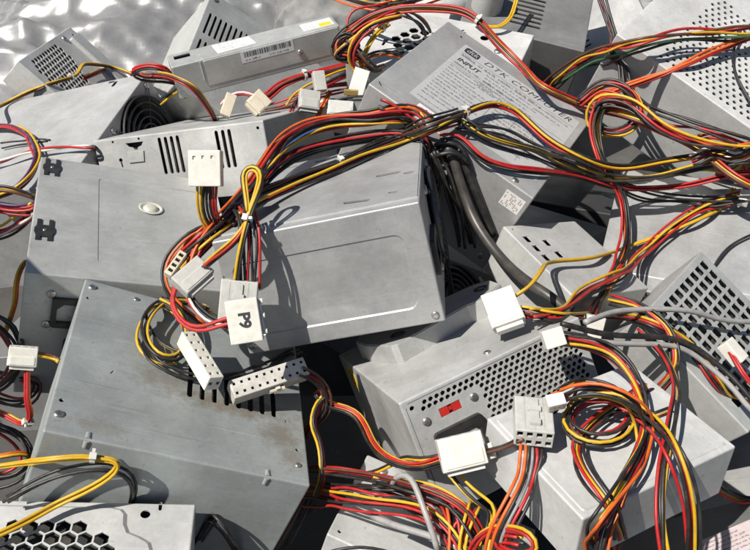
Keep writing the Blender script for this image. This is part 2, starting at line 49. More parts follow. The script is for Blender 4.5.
{"key": "D1", "label": "big white four pin plug with a pin strip in front of the honeycomb supply", "p": [[0.0425, 0.2908, 0.3029], [0.0332, 0.2904, 0.2987], [0.0241, 0.2941, 0.2931], [0.0161, 0.3061, 0.2814], [0.0085, 0.3104, 0.27], [-0.0017, 0.3132, 0.2601], [-0.017, 0.3173, 0.2537]], "c": ["yellow", "black", "black"], "s": 1.3, "tw": 0.4, "flat": 0, "r": 0.85, "ties": [], "conn": [["molex", [0.04439, 0.28524, 0.30954], [0.9734, -0.2258, 0.0378, 0.1858, 0.6825, -0.7069, 0.1338, 0.6952, 0.7063], [0.0232, 0.01683, 0.011]], ["block", [0.05886, 0.28726, 0.30696], [0.8424, -0.2959, -0.4503, -0.0787, 0.7591, -0.6461, 0.533, 0.5798, 0.6162], [0.00753, 0.00806, 0.006]]]},
{"key": "D2", "label": "brown and magenta pair plugged into the right end of the big white plug", "p": [[0.0568, 0.2836, 0.3108], [0.062, 0.2801, 0.3168], [0.0668, 0.2721, 0.329], [0.0716, 0.2701, 0.3352]], "c": ["brown", "red", "black"], "s": 1.0, "tw": 0.3, "flat": 0, "r": 0.85, "ties": [], "conn": []},
{"key": "P1", "label": "orange and black wires pouring from the translucent plug on the light box", "p": [[0.078, 0.2832, 0.3271], [0.0765, 0.2751, 0.3285], [0.0745, 0.2633, 0.3301], [0.0741, 0.261, 0.3215], [0.0694, 0.2494, 0.3224], [0.0646, 0.2426, 0.3179], [0.0591, 0.2367, 0.3095], [0.0565, 0.2323, 0.2892]], "c": ["orange", "orange", "black", "grey", "red", "black"], "s": 1.25, "tw": 0.25, "flat": 1, "r": 0.85, "ties": [], "conn": [["atx", [0.07777, 0.28128, 0.33517], [0.9924, 0.1219, 0.0165, -0.1225, 0.9916, 0.0409, -0.0113, -0.0426, 0.999], [0.01848, 0.02485, 0.01]]]},
{"key": "G1", "label": "white plug catching the sun on the flange of the honeycomb supply with wires going right", "p": [[0.0786, 0.369, 0.3353], [0.0852, 0.368, 0.3375], [0.0927, 0.3643, 0.3375], [0.1065, 0.363, 0.3356], [0.1496, 0.42, 0.2927], [0.1645, 0.3758, 0.3225], [0.1897, 0.3704, 0.3092], [0.2022, 0.3529, 0.2968], [0.2598, 0.3822, 0.2247]], "c": ["red", "black", "red", "black", "yellow"], "s": 1.6, "tw": 0.3, "flat": 0, "r": 0.864, "ties": [], "conn": [["molex", [0.07383, 0.36658, 0.33903], [0.9364, -0.2404, -0.2557, 0.1274, 0.9117, -0.3906, 0.327, 0.3332, 0.8843], [0.01884, 0.02258, 0.009]]]},
{"key": "G2", "label": "thin yellow wire curving up from the sunlit plug past the small slotted box", "p": [[0.0813, 0.376, 0.341], [0.0841, 0.3742, 0.3452], [0.0909, 0.3806, 0.3456], [0.0999, 0.3979, 0.3436], [0.1178, 0.4413, 0.3216], [0.1482, 0.4583, 0.3134], [0.1931, 0.509, 0.2904], [0.2236, 0.519, 0.2967], [0.2585, 0.5328, 0.3044], [0.7114, 1.2463, 0.0089]], "c": ["yellow", "yellow"], "s": 0.9, "tw": 0.3, "flat": 0, "r": 1.08, "ties": [], "conn": []},
{"key": "W1", "label": "thick grey black mains cable hanging down beside the dark right side of the central supply", "p": [[0.0499, 0.5123, 0.3719], [0.0546, 0.5057, 0.3659], [0.0584, 0.5003, 0.353], [0.0657, 0.4912, 0.3364], [0.076, 0.4735, 0.3234], [0.0879, 0.4523, 0.3158], [0.0982, 0.4241, 0.3191], [0.1143, 0.4046, 0.3174], [0.1344, 0.3899, 0.3051]], "c": ["mains"], "s": 1.0, "tw": 0.0, "flat": 0, "r": 3.484, "ties": [], "conn": []},
{"key": "W2", "label": "second thick black mains cable behind the grey black one in the dark gap", "p": [[0.0549, 0.5188, 0.3672], [0.063, 0.5103, 0.362], [0.0708, 0.5051, 0.344], [0.0808, 0.503, 0.3237], [0.0892, 0.5015, 0.3076]], "c": ["black"], "s": 1.0, "tw": 0.0, "flat": 0, "r": 3.497, "ties": [], "conn": []},
{"key": "W3", "label": "black wires hanging straight down the shaded right side of the central supply", "p": [[0.0344, 0.514, 0.3742], [0.0389, 0.5111, 0.3632], [0.0426, 0.5087, 0.3388], [0.0465, 0.5045, 0.3118], [0.0517, 0.4979, 0.2851], [0.0562, 0.4807, 0.2605]], "c": ["black", "black", "black", "black", "black"], "s": 2.2, "tw": 0.3, "flat": 0, "r": 1.04, "ties": [], "conn": []},
{"key": "W4", "label": "black plastic knot of cable ends behind the back corner of the central supply", "p": [[0.0425, 0.5063, 0.3702], [0.0506, 0.5048, 0.3733], [0.0593, 0.5059, 0.3697], [0.0632, 0.5059, 0.3627]], "c": ["black", "black", "black", "black"], "s": 1.6, "tw": 1.0, "flat": 0, "r": 1.595, "ties": [], "conn": []},
{"key": "T1", "label": "tangle of yellow, red and black wires at the right end of the slim supply", "p": [[0.0394, 0.7144, 0.4199], [0.0254, 0.7094, 0.4127], [0.0078, 0.7004, 0.4085], [-0.0095, 0.6904, 0.403], [-0.025, 0.6844, 0.3945], [-0.0345, 0.6785, 0.386], [-0.0319, 0.6736, 0.379], [-0.0181, 0.6726, 0.3775], [-0.0078, 0.6725, 0.3687]], "c": ["yellow", "red", "black", "yellow", "black", "red", "brown"], "s": 1.8, "tw": 0.5, "flat": 0, "r": 1.08, "ties": [], "conn": []},
{"key": "T2", "label": "red wires making a tall loop at the right end of the long slim supply", "p": [[-0.0233, 0.6864, 0.3973], [-0.0242, 0.6924, 0.4058], [-0.0172, 0.6968, 0.4122], [-0.0009, 0.6983, 0.4143], [0.0184, 0.7114, 0.4156], [0.0399, 0.7257, 0.4185]], "c": ["red"], "s": 1.0, "tw": 0.3, "flat": 0, "r": 1.08, "ties": [], "conn": []},
{"key": "T3", "label": "red, brown and yellow bundle with white ties stretched from the top towards the labelled supply", "p": [[-0.0214, 0.6805, 0.3975], [-0.0077, 0.6864, 0.406], [0.0145, 0.6857, 0.4138], [0.0445, 0.6791, 0.4183], [0.0723, 0.6706, 0.4183], [0.085, 0.6613, 0.4138], [0.0982, 0.6528, 0.4016], [0.1114, 0.6452, 0.3908], [0.1223, 0.6261, 0.3843], [0.1318, 0.591, 0.3831], [0.1614, 0.5933, 0.369], [0.1987, 0.5582, 0.3711], [0.2437, 0.5453, 0.3526], [0.2646, 0.5146, 0.3437], [0.3009, 0.5063, 0.3319]], "c": ["yellow", "red", "brown", "red", "yellow"], "s": 1.25, "tw": 0.3, "flat": 0, "r": 1.08, "ties": [0.27, 0.62], "conn": []},
{"key": "T4", "label": "yellow wires bound by a tie dropping from the tangle to the white perforated supply", "p": [[0.0114, 0.6994, 0.3984], [0.0009, 0.6844, 0.3945], [-0.006, 0.6785, 0.386], [-0.0095, 0.6726, 0.3775], [-0.0114, 0.6753, 0.364]], "c": ["yellow", "yellow", "black", "yellow"], "s": 1.1, "tw": 0.5, "flat": 0, "r": 1.08, "ties": [0.15], "conn": []},
{"key": "T5", "label": "short orange and yellow wires crossing the hexagon holes left of the label", "p": [[-0.0131, 0.6803, 0.3712], [-0.0009, 0.6848, 0.3776], [0.0131, 0.6848, 0.3776], [0.0236, 0.6828, 0.3747]], "c": ["orange", "yellow", "black", "black"], "s": 1.1, "tw": 0.3, "flat": 0, "r": 1.08, "ties": [], "conn": []},
{"key": "T6", "label": "stray yellow wire hooked over the grey box at the top of the heap", "p": [[0.1359, 0.7687, 0.4102], [0.1304, 0.755, 0.3994], [0.1249, 0.7425, 0.3903], [0.113, 0.7328, 0.3851], [0.0983, 0.7338, 0.3866], [0.0879, 0.7446, 0.3933]], "c": ["yellow", "yellow"], "s": 1.0, "tw": 0.3, "flat": 0, "r": 1.08, "ties": [], "conn": []},
{"key": "T7", "label": "black wires fanning down from the tangle behind the corner of the labelled supply", "p": [[0.0254, 0.7074, 0.4099], [0.0344, 0.7084, 0.4026], [0.0435, 0.7084, 0.3938], [0.0474, 0.7098, 0.3871]], "c": ["black", "black", "black", "brown"], "s": 2.2, "tw": 0.2, "flat": 0, "r": 1.08, "ties": [], "conn": []},
{"key": "T8", "label": "criss crossing wires above the tangle along the top edge of the heap", "p": [[-0.0422, 0.7655, 0.4056], [-0.0169, 0.7206, 0.4112], [0.0079, 0.7084, 0.4113], [0.0324, 0.7104, 0.4142], [0.0577, 0.7257, 0.4185]], "c": ["red", "yellow", "black", "orange", "yellow"], "s": 1.8, "tw": 0.5, "flat": 0, "r": 1.08, "ties": [], "conn": []},
{"key": "U1", "label": "red and orange bundle under the long slim supply ending in a cream plug", "p": [[-0.1372, 0.6747, 0.3326], [-0.1283, 0.6804, 0.3407], [-0.1175, 0.6819, 0.3429], [-0.1049, 0.6788, 0.3385], [-0.0996, 0.6778, 0.337]], "c": ["red", "orange", "red", "white"], "s": 1.4, "tw": 0.3, "flat": 0, "r": 1.08, "ties": [], "conn": [["molex", [-0.13081, 0.66967, 0.33523], [0.8981, 0.278, 0.3408, 0.0671, 0.6791, -0.731, -0.4346, 0.6794, 0.5913], [0.00933, 0.02082, 0.008]]]},
{"key": "U2", "label": "thick red bundle with white tie running below the long slim supply", "p": [[-0.1111, 0.6703, 0.3373], [-0.0977, 0.6781, 0.3388], [-0.0858, 0.6896, 0.3455], [-0.0683, 0.6997, 0.35], [-0.049, 0.7131, 0.3497], [-0.0272, 0.7271, 0.3502], [-0.0087, 0.7522, 0.3469]], "c": ["red", "red", "red", "white", "red", "red", "brown"], "s": 1.6, "tw": 0.4, "flat": 0, "r": 1.08, "ties": [0.45], "conn": [["molex", [-0.10275, 0.66526, 0.33991], [0.7007, 0.6378, 0.3197, -0.2373, 0.6309, -0.7387, -0.6728, 0.4417, 0.5934], [0.01574, 0.01642, 0.009]]]},
{"key": "U3", "label": "brown and yellow wires dropping into the milky plugs below the long slim supply", "p": [[-0.0739, 0.6529, 0.34], [-0.0704, 0.673, 0.339], [-0.0619, 0.6825, 0.3426], [-0.048, 0.6921, 0.3464], [-0.0322, 0.7072, 0.3481], [-0.0179, 0.7269, 0.3464]], "c": ["brown", "yellow", "black", "red", "red"], "s": 1.5, "tw": 0.4, "flat": 0, "r": 1.08, "ties": [], "conn": [["molex", [-0.05812, 0.66525, 0.34179], [0.9566, 0.0658, 0.2838, 0.1784, 0.6379, -0.7492, -0.2303, 0.7673, 0.5985], [0.01798, 0.01651, 0.01]], ["block", [-0.04926, 0.67703, 0.35464], [0.9476, -0.1589, 0.2772, 0.3174, 0.5681, -0.7593, -0.0369, 0.8075, 0.5887], [0.0105, 0.01732, 0.008]]]},
{"key": "U4", "label": "orange wires beside the milky plugs in the gap above the slotted supply", "p": [[-0.0414, 0.6995, 0.3358], [-0.0447, 0.6898, 0.332], [-0.0489, 0.6792, 0.3268], [-0.0543, 0.6826, 0.3116]], "c": ["orange", "orange", "orange"], "s": 1.1, "tw": 0.3, "flat": 0, "r": 1.08, "ties": [], "conn": []},
{"key": "U5", "label": "dark red wires with a white paper tag in the gap under the slim supply", "p": [[-0.1072, 0.7104, 0.3113], [-0.0806, 0.7148, 0.3176], [-0.0541, 0.7213, 0.3269], [-0.0294, 0.7246, 0.3315], [-0.0029, 0.7362, 0.3289]], "c": ["red", "red", "black", "red", "brown"], "s": 2.0, "tw": 0.4, "flat": 0, "r": 1.08, "ties": [], "conn": [["tag", [-0.01341, 0.63197, 0.37187], [0.9445, 0.3011, -0.1311, -0.1989, 0.207, -0.9579, -0.2613, 0.9309, 0.2554], [0.01267, 0.02204, 0.0007]], ["jack", [-0.01965, 0.62225, 0.36671], [0.9907, 0.054, -0.1251, -0.1349, 0.2585, -0.9565, -0.0193, 0.9645, 0.2634], [0.01161, 0.00482, 0.005]]]},
{"key": "U6", "label": "milky plug and black wires lying behind the main bundle next to the labelled supply", "p": [[-0.039, 0.598, 0.3653], [-0.0246, 0.5988, 0.37], [-0.0103, 0.5997, 0.3713], [0.0071, 0.5988, 0.37]], "c": ["black", "black", "white"], "s": 1.6, "tw": 0.3, "flat": 0, "r": 1.08, "ties": [], "conn": [["molex", [-0.02711, 0.58926, 0.36566], [0.9969, 0.0734, 0.0286, -0.0398, 0.7825, -0.6214, -0.068, 0.6183, 0.783], [0.0197, 0.01246, 0.009]]]},
{"key": "Z1", "label": "red, black and brown wires sliding from the black gap along the bottom edge", "p": [[-0.0557, 0.3736, 0.1947], [-0.0436, 0.3533, 0.2179], [-0.0224, 0.3115, 0.2646], [-0.0084, 0.3033, 0.2707], [0.006, 0.2914, 0.2804], [0.0193, 0.279, 0.2893], [0.0336, 0.2729, 0.2896], [0.0464, 0.2649, 0.287], [0.0546, 0.2567, 0.2753], [0.0576, 0.2479, 0.2627]], "c": ["red", "black", "black", "red", "brown"], "s": 1.4, "tw": 0.4, "flat": 0, "r": 0.85, "ties": [], "conn": []},
{"key": "Z2", "label": "wide ribbon of red, black and yellow wires sweeping across the bottom edge", "p": [[-0.0553, 0.3724, 0.1755], [-0.0414, 0.3388, 0.2147], [-0.0176, 0.2996, 0.2565], [-0.0005, 0.2885, 0.2674], [0.0155, 0.2812, 0.2747], [0.0288, 0.2721, 0.2795], [0.0384, 0.2621, 0.2794], [0.0452, 0.2531, 0.2737], [0.0502, 0.2449, 0.262]], "c": ["black", "red", "yellow", "red", "black", "red", "grey", "black", "red"], "s": 2.2, "tw": 0.35, "flat": 0, "r": 0.85, "ties": [], "conn": []},
{"key": "Z3", "label": "dark bundle with one yellow wire passing under the wide ribbon at the bottom", "p": [[-0.0016, 0.293, 0.2752], [0.0137, 0.2917, 0.2734], [0.0294, 0.283, 0.279], [0.0428, 0.2754, 0.277], [0.052, 0.2674, 0.2692], [0.0568, 0.2565, 0.259]], "c": ["black", "black", "red", "yellow", "black", "black", "red"], "s": 2.2, "tw": 0.4, "flat": 0, "r": 0.85, "ties": [], "conn": []},
{"key": "Z4", "label": "yellow and black wires falling from the big white plug to the bottom coil", "p": [[0.0374, 0.2886, 0.2978], [0.0416, 0.2849, 0.2926], [0.0492, 0.2747, 0.2906], [0.0566, 0.267, 0.2906], [0.0605, 0.2597, 0.2935], [0.0568, 0.2502, 0.2887], [0.0541, 0.2356, 0.2765]], "c": ["yellow", "black", "yellow", "black"], "s": 1.5, "tw": 0.4, "flat": 0, "r": 0.85, "ties": [], "conn": []},
{"key": "Z5", "label": "thick pale grey sheathed cable lying diagonally over the light plate at the bottom", "p": [[-0.0017, 0.2872, 0.2554], [0.0113, 0.2744, 0.2635], [0.0257, 0.2655, 0.2684], [0.0394, 0.2562, 0.2727], [0.053, 0.2484, 0.2704]], "c": ["sheath"], "s": 1.0, "tw": 0, "flat": 0, "r": 1.955, "ties": [], "conn": []},
{"key": "Z6", "label": "pale grey cable hooped upright in front of the honeycomb supply", "p": [[0.0092, 0.2889, 0.2784], [0.0121, 0.2851, 0.2909], [0.0172, 0.2822, 0.2957], [0.0211, 0.2758, 0.2955], [0.0239, 0.2671, 0.2921], [0.0276, 0.2573, 0.2872], [0.0316, 0.2493, 0.2757]], "c": ["sheath"], "s": 1.0, "tw": 0, "flat": 0, "r": 1.615, "ties": [], "conn": []},
{"key": "Z7", "label": "red and yellow coil of wire curled up at the bottom beside the orange leads", "p": [[0.0472, 0.2441, 0.2763], [0.0495, 0.2466, 0.2889], [0.0556, 0.246, 0.2973], [0.0626, 0.2363, 0.3107], [0.0692, 0.2264, 0.3202], [0.0728, 0.2233, 0.3158], [0.068, 0.2227, 0.3095], [0.0599, 0.227, 0.3065], [0.0569, 0.2353, 0.3002], [0.0607, 0.2372, 0.3029], [0.0663, 0.2299, 0.3106]], "c": ["red", "red", "black", "yellow"], "s": 1.3, "tw": 0.4, "flat": 0, "r": 0.85, "ties": [], "conn": []},
{"key": "Z8", "label": "vertical red and yellow wires squeezed between the bottom coil and the grey hoop", "p": [[0.0512, 0.2699, 0.2838], [0.0475, 0.263, 0.283], [0.0441, 0.2563, 0.279], [0.0451, 0.2494, 0.269]], "c": ["red", "yellow", "red", "black", "yellow"], "s": 2.2, "tw": 0.3, "flat": 0, "r": 0.85, "ties": [], "conn": []},
{"key": "Z9", "label": "yellow and purple wires rising behind the bottom coil", "p": [[0.0612, 0.2522, 0.2969], [0.0581, 0.2515, 0.2869], [0.0558, 0.2508, 0.2768], [0.0555, 0.2476, 0.2631]], "c": ["yellow", "yellow", "black", "red"], "s": 2.0, "tw": 0.3, "flat": 0, "r": 0.85, "ties": [], "conn": []},
{"key": "Z10", "label": "purple and black wires at the bottom corner of the light plate", "p": [[-0.0322, 0.2792, 0.2307], [-0.0196, 0.2783, 0.2382], [-0.0061, 0.279, 0.2391], [0.0084, 0.2774, 0.2368], [0.0253, 0.2751, 0.2283]], "c": ["purple", "black"], "s": 1.0, "tw": 0.3, "flat": 0, "r": 0.85, "ties": [], "conn": []},
{"key": "Z11", "label": "black wires filling the dark gap right of the scuffed supply", "p": [[-0.041, 0.3421, 0.2019], [-0.0483, 0.3314, 0.1954], [-0.056, 0.324, 0.1849], [-0.0644, 0.3178, 0.1673]], "c": ["black", "black", "brown", "black"], "s": 2.4, "tw": 0.3, "flat": 0, "r": 0.924, "ties": [], "conn": []},
{"key": "N1", "label": "black and grey wires spilling beside the plate with big hexagon holes", "p": [[-0.1134, 0.307, 0.2303], [-0.1028, 0.3051, 0.2364], [-0.0872, 0.2818, 0.2573], [-0.0826, 0.281, 0.2479], [-0.0787, 0.2811, 0.2318], [-0.1139, 0.4215, 0.0097]], "c": ["black", "grey", "black", "black"], "s": 1.8, "tw": 0.3, "flat": 0, "r": 0.886, "ties": [], "conn": []},
{"key": "S1", "label": "sheaf of red, brown and green wires crossing above the panel with small round holes", "p": [[0.1511, 0.7312, 0.3044], [0.1637, 0.7075, 0.3403], [0.1827, 0.6628, 0.3811], [0.203, 0.6035, 0.4134], [0.2364, 0.6141, 0.4161], [0.2688, 0.622, 0.4151], [0.2951, 0.6287, 0.4145], [0.3253, 0.642, 0.4166]], "c": ["red", "brown", "yellow", "green", "black", "orange", "red"], "s": 2.2, "tw": 0.3, "flat": 0, "r": 1.08, "ties": [], "conn": []},
{"key": "S2", "label": "thin black wire squiggling down the panel with small round holes", "p": [[0.2957, 0.6421, 0.4133], [0.2892, 0.632, 0.4053], [0.2825, 0.6171, 0.3976], [0.2816, 0.6003, 0.3892], [0.2851, 0.5884, 0.3825], [0.2885, 0.5766, 0.376]], "c": ["black"], "s": 1.0, "tw": 0.3, "flat": 0, "r": 1.08, "ties": [], "conn": []},
{"key": "S3", "label": "orange wires slanting up over the panel with small round holes", "p": [[0.1665, 0.675, 0.3287], [0.188, 0.6082, 0.3728], [0.2165, 0.6048, 0.3858], [0.2451, 0.605, 0.3987], [0.2646, 0.6149, 0.4032], [0.2822, 0.6227, 0.4069], [0.3016, 0.6339, 0.4095], [0.3296, 0.6486, 0.4112]], "c": ["orange", "orange", "red", "black"], "s": 1.3, "tw": 0.3, "flat": 0, "r": 1.08, "ties": [], "conn": []},
{"key": "S4", "label": "yellow and red wires with a white tie piled at the right edge", "p": [[0.2415, 0.5617, 0.353], [0.2598, 0.5643, 0.3568], [0.2683, 0.557, 0.3553], [0.2775, 0.5548, 0.3463], [0.2853, 0.555, 0.3343], [0.6201, 1.147, 0.0115]], "c": ["yellow", "red", "red", "yellow", "black"], "s": 1.6, "tw": 0.5, "flat": 0, "r": 1.08, "ties": [0.5], "conn": []},
{"key": "S5", "label": "yellow and white wires with a small plug across the plain grey supply", "p": [[0.2645, 0.5833, 0.3179], [0.273, 0.5737, 0.3229], [0.2822, 0.5647, 0.324], [0.2874, 0.5549, 0.3378], [0.2961, 0.5414, 0.3529]], "c": ["yellow", "white", "black", "yellow"], "s": 1.5, "tw": 0.5, "flat": 0, "r": 1.08, "ties": [], "conn": [["molex", [0.28058, 0.57361, 0.32823], [0.9852, -0.131, -0.1108, 0.1, 0.9631, -0.2501, 0.1394, 0.2353, 0.9619], [0.0093, 0.01182, 0.008]]]},
{"key": "S6", "label": "white and red wire end at the right edge above the plain grey supply", "p": [[0.2856, 0.5453, 0.3132], [0.291, 0.554, 0.3173], [0.6067, 1.1285, 0.0106], [0.633, 1.1151, 0.0107]], "c": ["red", "black"], "s": 1.1, "tw": 0.4, "flat": 0, "r": 1.08, "ties": [], "conn": [["block", [0.28523, 0.54069, 0.31406], [0.9069, 0.4066, -0.1108, -0.4214, 0.8717, -0.2501, -0.0051, 0.2735, 0.9619], [0.00726, 0.01148, 0.008]]]},
{"key": "S7", "label": "thin black lead curving over the plain grey supply at the right edge", "p": [[0.2401, 0.4735, 0.2659], [0.2519, 0.4896, 0.2889], [0.2659, 0.5033, 0.2941], [0.2813, 0.5111, 0.298], [0.304, 0.5182, 0.3025]], "c": ["black"], "s": 1.0, "tw": 0.2, "flat": 0, "r": 0.961, "ties": [], "conn": []},
{"key": "S8", "label": "grey sheathed cable sagging across the square mesh grille at the right edge", "p": [[0.1029, 0.347, 0.3397], [0.128, 0.3522, 0.3297], [0.1823, 0.3632, 0.316], [0.2004, 0.3572, 0.3057], [0.2121, 0.3458, 0.2987], [0.2207, 0.3355, 0.291], [0.2404, 0.3282, 0.2806]], "c": ["sheath", "black"], "s": 1.3, "tw": 0.2, "flat": 0, "r": 1.7, "ties": [], "conn": []},
{"key": "S9", "label": "white stub plug with a red lead hanging over the square mesh grille", "p": [[0.2111, 0.3634, 0.3097], [0.2129, 0.3545, 0.3081], [0.2158, 0.3469, 0.3039], [0.224, 0.3422, 0.2973]], "c": ["red", "red"], "s": 1.0, "tw": 0.2, "flat": 0, "r": 0.85, "ties": [], "conn": [["block", [0.21376, 0.36518, 0.30814], [0.715, -0.5798, 0.3907, 0.6968, 0.6363, -0.331, -0.0567, 0.5089, 0.859], [0.00872, 0.01473, 0.008]]]},
{"key": "S10", "label": "grey flat strap lying over the top of the square mesh grille", "p": [[0.1194, 0.3574, 0.3371], [0.1455, 0.3765, 0.3296], [0.1927, 0.3879, 0.3208], [0.2098, 0.3926, 0.3124], [0.2264, 0.3962, 0.3064], [0.2461, 0.4037, 0.3005]], "c": ["sheath"], "s": 1.0, "tw": 0, "flat": 0, "r": 1.747, "ties": [], "conn": []},
{"key": "S11", "label": "mixed bundle running from the labelled supply down past the small slotted box", "p": [[0.1929, 0.5718, 0.3732], [0.1776, 0.5809, 0.3775], [0.167, 0.5666, 0.3657], [0.1702, 0.541, 0.3465], [0.1883, 0.5342, 0.3195], [0.1882, 0.5083, 0.2998], [0.1717, 0.469, 0.296], [0.1504, 0.4262, 0.3046], [0.1344, 0.3927, 0.3091]], "c": ["red", "yellow", "black", "black", "red", "orange"], "s": 1.6, "tw": 0.5, "flat": 0, "r": 1.041, "ties": [], "conn": [["molex", [0.13489, 0.38738, 0.31023], [0.9755, 0.2197, 0.0114, -0.0941, 0.4632, -0.8812, -0.1989, 0.8586, 0.4725], [0.01154, 0.01335, 0.008]]]},
{"key": "S12", "label": "heap of red, black and yellow wires looping over the light box at the right", "p": [[0.0973, 0.3322, 0.3447], [0.1102, 0.3316, 0.3439], [0.1263, 0.3285, 0.3395], [0.136, 0.313, 0.3348], [0.1362, 0.292, 0.3309], [0.1266, 0.2671, 0.3302], [0.1142, 0.2461, 0.3263], [0.1054, 0.2323, 0.3153], [0.1022, 0.2222, 0.2922]], "c": ["red", "black", "yellow", "black", "red", "orange", "black"], "s": 2.0, "tw": 0.5, "flat": 0, "r": 0.85, "ties": [], "conn": [["molex", [0.09456, 0.32894, 0.34881], [0.9577, -0.2861, -0.0298, 0.1631, 0.6256, -0.7629, 0.2369, 0.7258, 0.6458], [0.01109, 0.00999, 0.009]]]},
{"key": "S13", "label": "yellow and black wires dropping in front of the light supply at the right", "p": [[0.159, 0.3743, 0.3177], [0.1657, 0.3559, 0.3176], [0.1618, 0.3186, 0.3254], [0.1455, 0.2792, 0.3354], [0.1337, 0.2514, 0.3339], [0.1291, 0.2317, 0.3232], [0.1328, 0.2162, 0.3011]], "c": ["yellow", "black", "red", "black"], "s": 1.6, "tw": 0.5, "flat": 0, "r": 0.85, "ties": [], "conn": []},
{"key": "T9", "label": "dark knot of black, brown and yellow wires hanging at the end of the slim supply", "p": [[-0.0026, 0.6814, 0.3989], [-0.0162, 0.6726, 0.395], [-0.0281, 0.6697, 0.3873], [-0.0351, 0.6687, 0.3807], [-0.0302, 0.6716, 0.3761], [-0.0198, 0.6736, 0.379], [-0.0129, 0.6765, 0.3867], [-0.0197, 0.6795, 0.3961], [-0.03, 0.6785, 0.3947], [-0.0336, 0.6775, 0.3846]], "c": ["black", "brown", "yellow", "black"], "s": 1.6, "tw": 0.8, "flat": 0, "r": 1.08, "ties": [], "conn": []},
{"key": "T10", "label": "red and yellow strands drooping from the knot beside the hexagon holes", "p": [[0.0211, 0.6792, 0.4132], [0.0042, 0.6733, 0.41], [-0.0092, 0.6685, 0.4031], [-0.0177, 0.6657, 0.3939], [-0.0213, 0.6648, 0.3838], [-0.0181, 0.6676, 0.3705], [-0.0112, 0.6627, 0.3634]], "c": ["yellow", "red", "black", "red"], "s": 1.6, "tw": 0.6, "flat": 0, "r": 1.08, "ties": [], "conn": []},
{"key": "T11", "label": "thin black strands looping around the left side of the hexagon hole cluster", "p": [[-0.0247, 0.6706, 0.3922], [-0.0145, 0.6657, 0.3852], [-0.0077, 0.6599, 0.3769], [-0.0009, 0.6656, 0.3677], [0.0079, 0.6763, 0.3654]], "c": ["black", "black", "brown"], "s": 2.0, "tw": 0.5, "flat": 0, "r": 1.08, "ties": [], "conn": []},
{"key": "Z13", "label": "black wires bunched beneath the pale grey hoop at the bottom", "p": [[-0.0134, 0.3099, 0.2519], [0.0051, 0.298, 0.261], [0.0215, 0.2876, 0.2636], [0.0349, 0.2749, 0.2628], [0.042, 0.2613, 0.2522]], "c": ["black", "black", "black", "red", "black", "brown"], "s": 2.2, "tw": 0.4, "flat": 0, "r": 0.85, "ties": [], "conn": []},
{"key": "Z14", "label": "black, red and orange strands standing up in front of the bottom coil", "p": [[0.0373, 0.2763, 0.2823], [0.0397, 0.2663, 0.282], [0.0403, 0.2585, 0.2778], [0.038, 0.2475, 0.2674]], "c": ["black", "red", "orange", "red"], "s": 1.9, "tw": 0.3, "flat": 0, "r": 0.85, "ties": [], "conn": []},
{"key": "L11", "label": "dark wires sunk in the shadow beside the left edge plug", "p": [[-0.2695, 0.4198, 0.2432], [-0.2532, 0.4136, 0.2431], [-0.2413, 0.4123, 0.2499], [-0.2296, 0.4038, 0.2466], [-0.2372, 0.4012, 0.2341], [-0.2569, 0.4077, 0.226], [-0.2709, 0.4109, 0.2306]], "c": ["black", "red", "black", "brown"], "s": 2.0, "tw": 0.5, "flat": 0, "r": 0.99, "ties": [], "conn": []},
{"key": "H1", "label": "snarl of red, black and yellow wires heaped on the light box at the right", "p": [[0.0897, 0.2854, 0.3442], [0.1099, 0.3118, 0.3317], [0.1246, 0.3072, 0.3318], [0.1294, 0.2904, 0.3325], [0.1184, 0.2742, 0.3322], [0.1035, 0.2724, 0.3314], [0.095, 0.2835, 0.331], [0.1044, 0.2961, 0.3324], [0.1196, 0.2951, 0.3376], [0.1341, 0.279, 0.3383], [0.1373, 0.2521, 0.3437], [0.1437, 0.2401, 0.3266], [0.1495, 0.2265, 0.2897]], "c": ["red", "black", "yellow", "black", "red", "brown"], "s": 2.0, "tw": 0.6, "flat": 0, "r": 0.85, "ties": [], "conn": [["molex", [0.08799, 0.28396, 0.34559], [0.9751, -0.1801, -0.1295, 0.11, 0.8996, -0.4226, 0.1927, 0.3978, 0.897], [0.00896, 0.00626, 0.008]]]},
{"key": "H2", "label": "black and orange wires looping down over the front of the light box", "p": [[0.0886, 0.2898, 0.34], [0.0955, 0.2853, 0.351], [0.1077, 0.2827, 0.356], [0.1221, 0.2772, 0.3534], [0.1327, 0.2775, 0.333], [0.1243, 0.257, 0.333], [0.1117, 0.2406, 0.3328], [0.0987, 0.2258, 0.3307], [0.1816, 0.4199, 0.0077]], "c": ["black", "orange", "black", "yellow", "red"], "s": 1.9, "tw": 0.5, "flat": 0, "r": 0.85, "ties": [], "conn": []},
{"key": "H3", "label": "yellow, red and black wires hooked over the near edge of the mesh vent supply", "p": [[0.1469, 0.4006, 0.3204], [0.1607, 0.3858, 0.3254], [0.174, 0.3704, 0.3208], [0.1768, 0.3557, 0.3086], [0.1581, 0.3309, 0.308], [0.1344, 0.3094, 0.321], [0.1284, 0.2998, 0.3289], [0.1186, 0.2955, 0.326], [0.107, 0.2847, 0.3256], [0.0986, 0.2734, 0.3262], [0.0983, 0.2556, 0.3291], [0.1042, 0.2375, 0.3298], [0.1468, 0.2972, 0.2017]], "c": ["yellow", "black", "red", "black", "red"], "s": 1.8, "tw": 0.5, "flat": 0, "r": 0.85, "ties": [], "conn": []},
{"key": "H4", "label": "brown and red bundle lying in the hollow left of the mesh vent supply", "p": [[0.0882, 0.3593, 0.3399], [0.1059, 0.3703, 0.3329], [0.1388, 0.4174, 0.3159], [0.1631, 0.4393, 0.3116], [0.2029, 0.5013, 0.2918], [0.2269, 0.5221, 0.3001], [0.2567, 0.5388, 0.308], [0.3005, 0.5496, 0.3162]], "c": ["brown", "red", "black", "red", "yellow"], "s": 1.7, "tw": 0.4, "flat": 0, "r": 0.989, "ties": [], "conn": []},
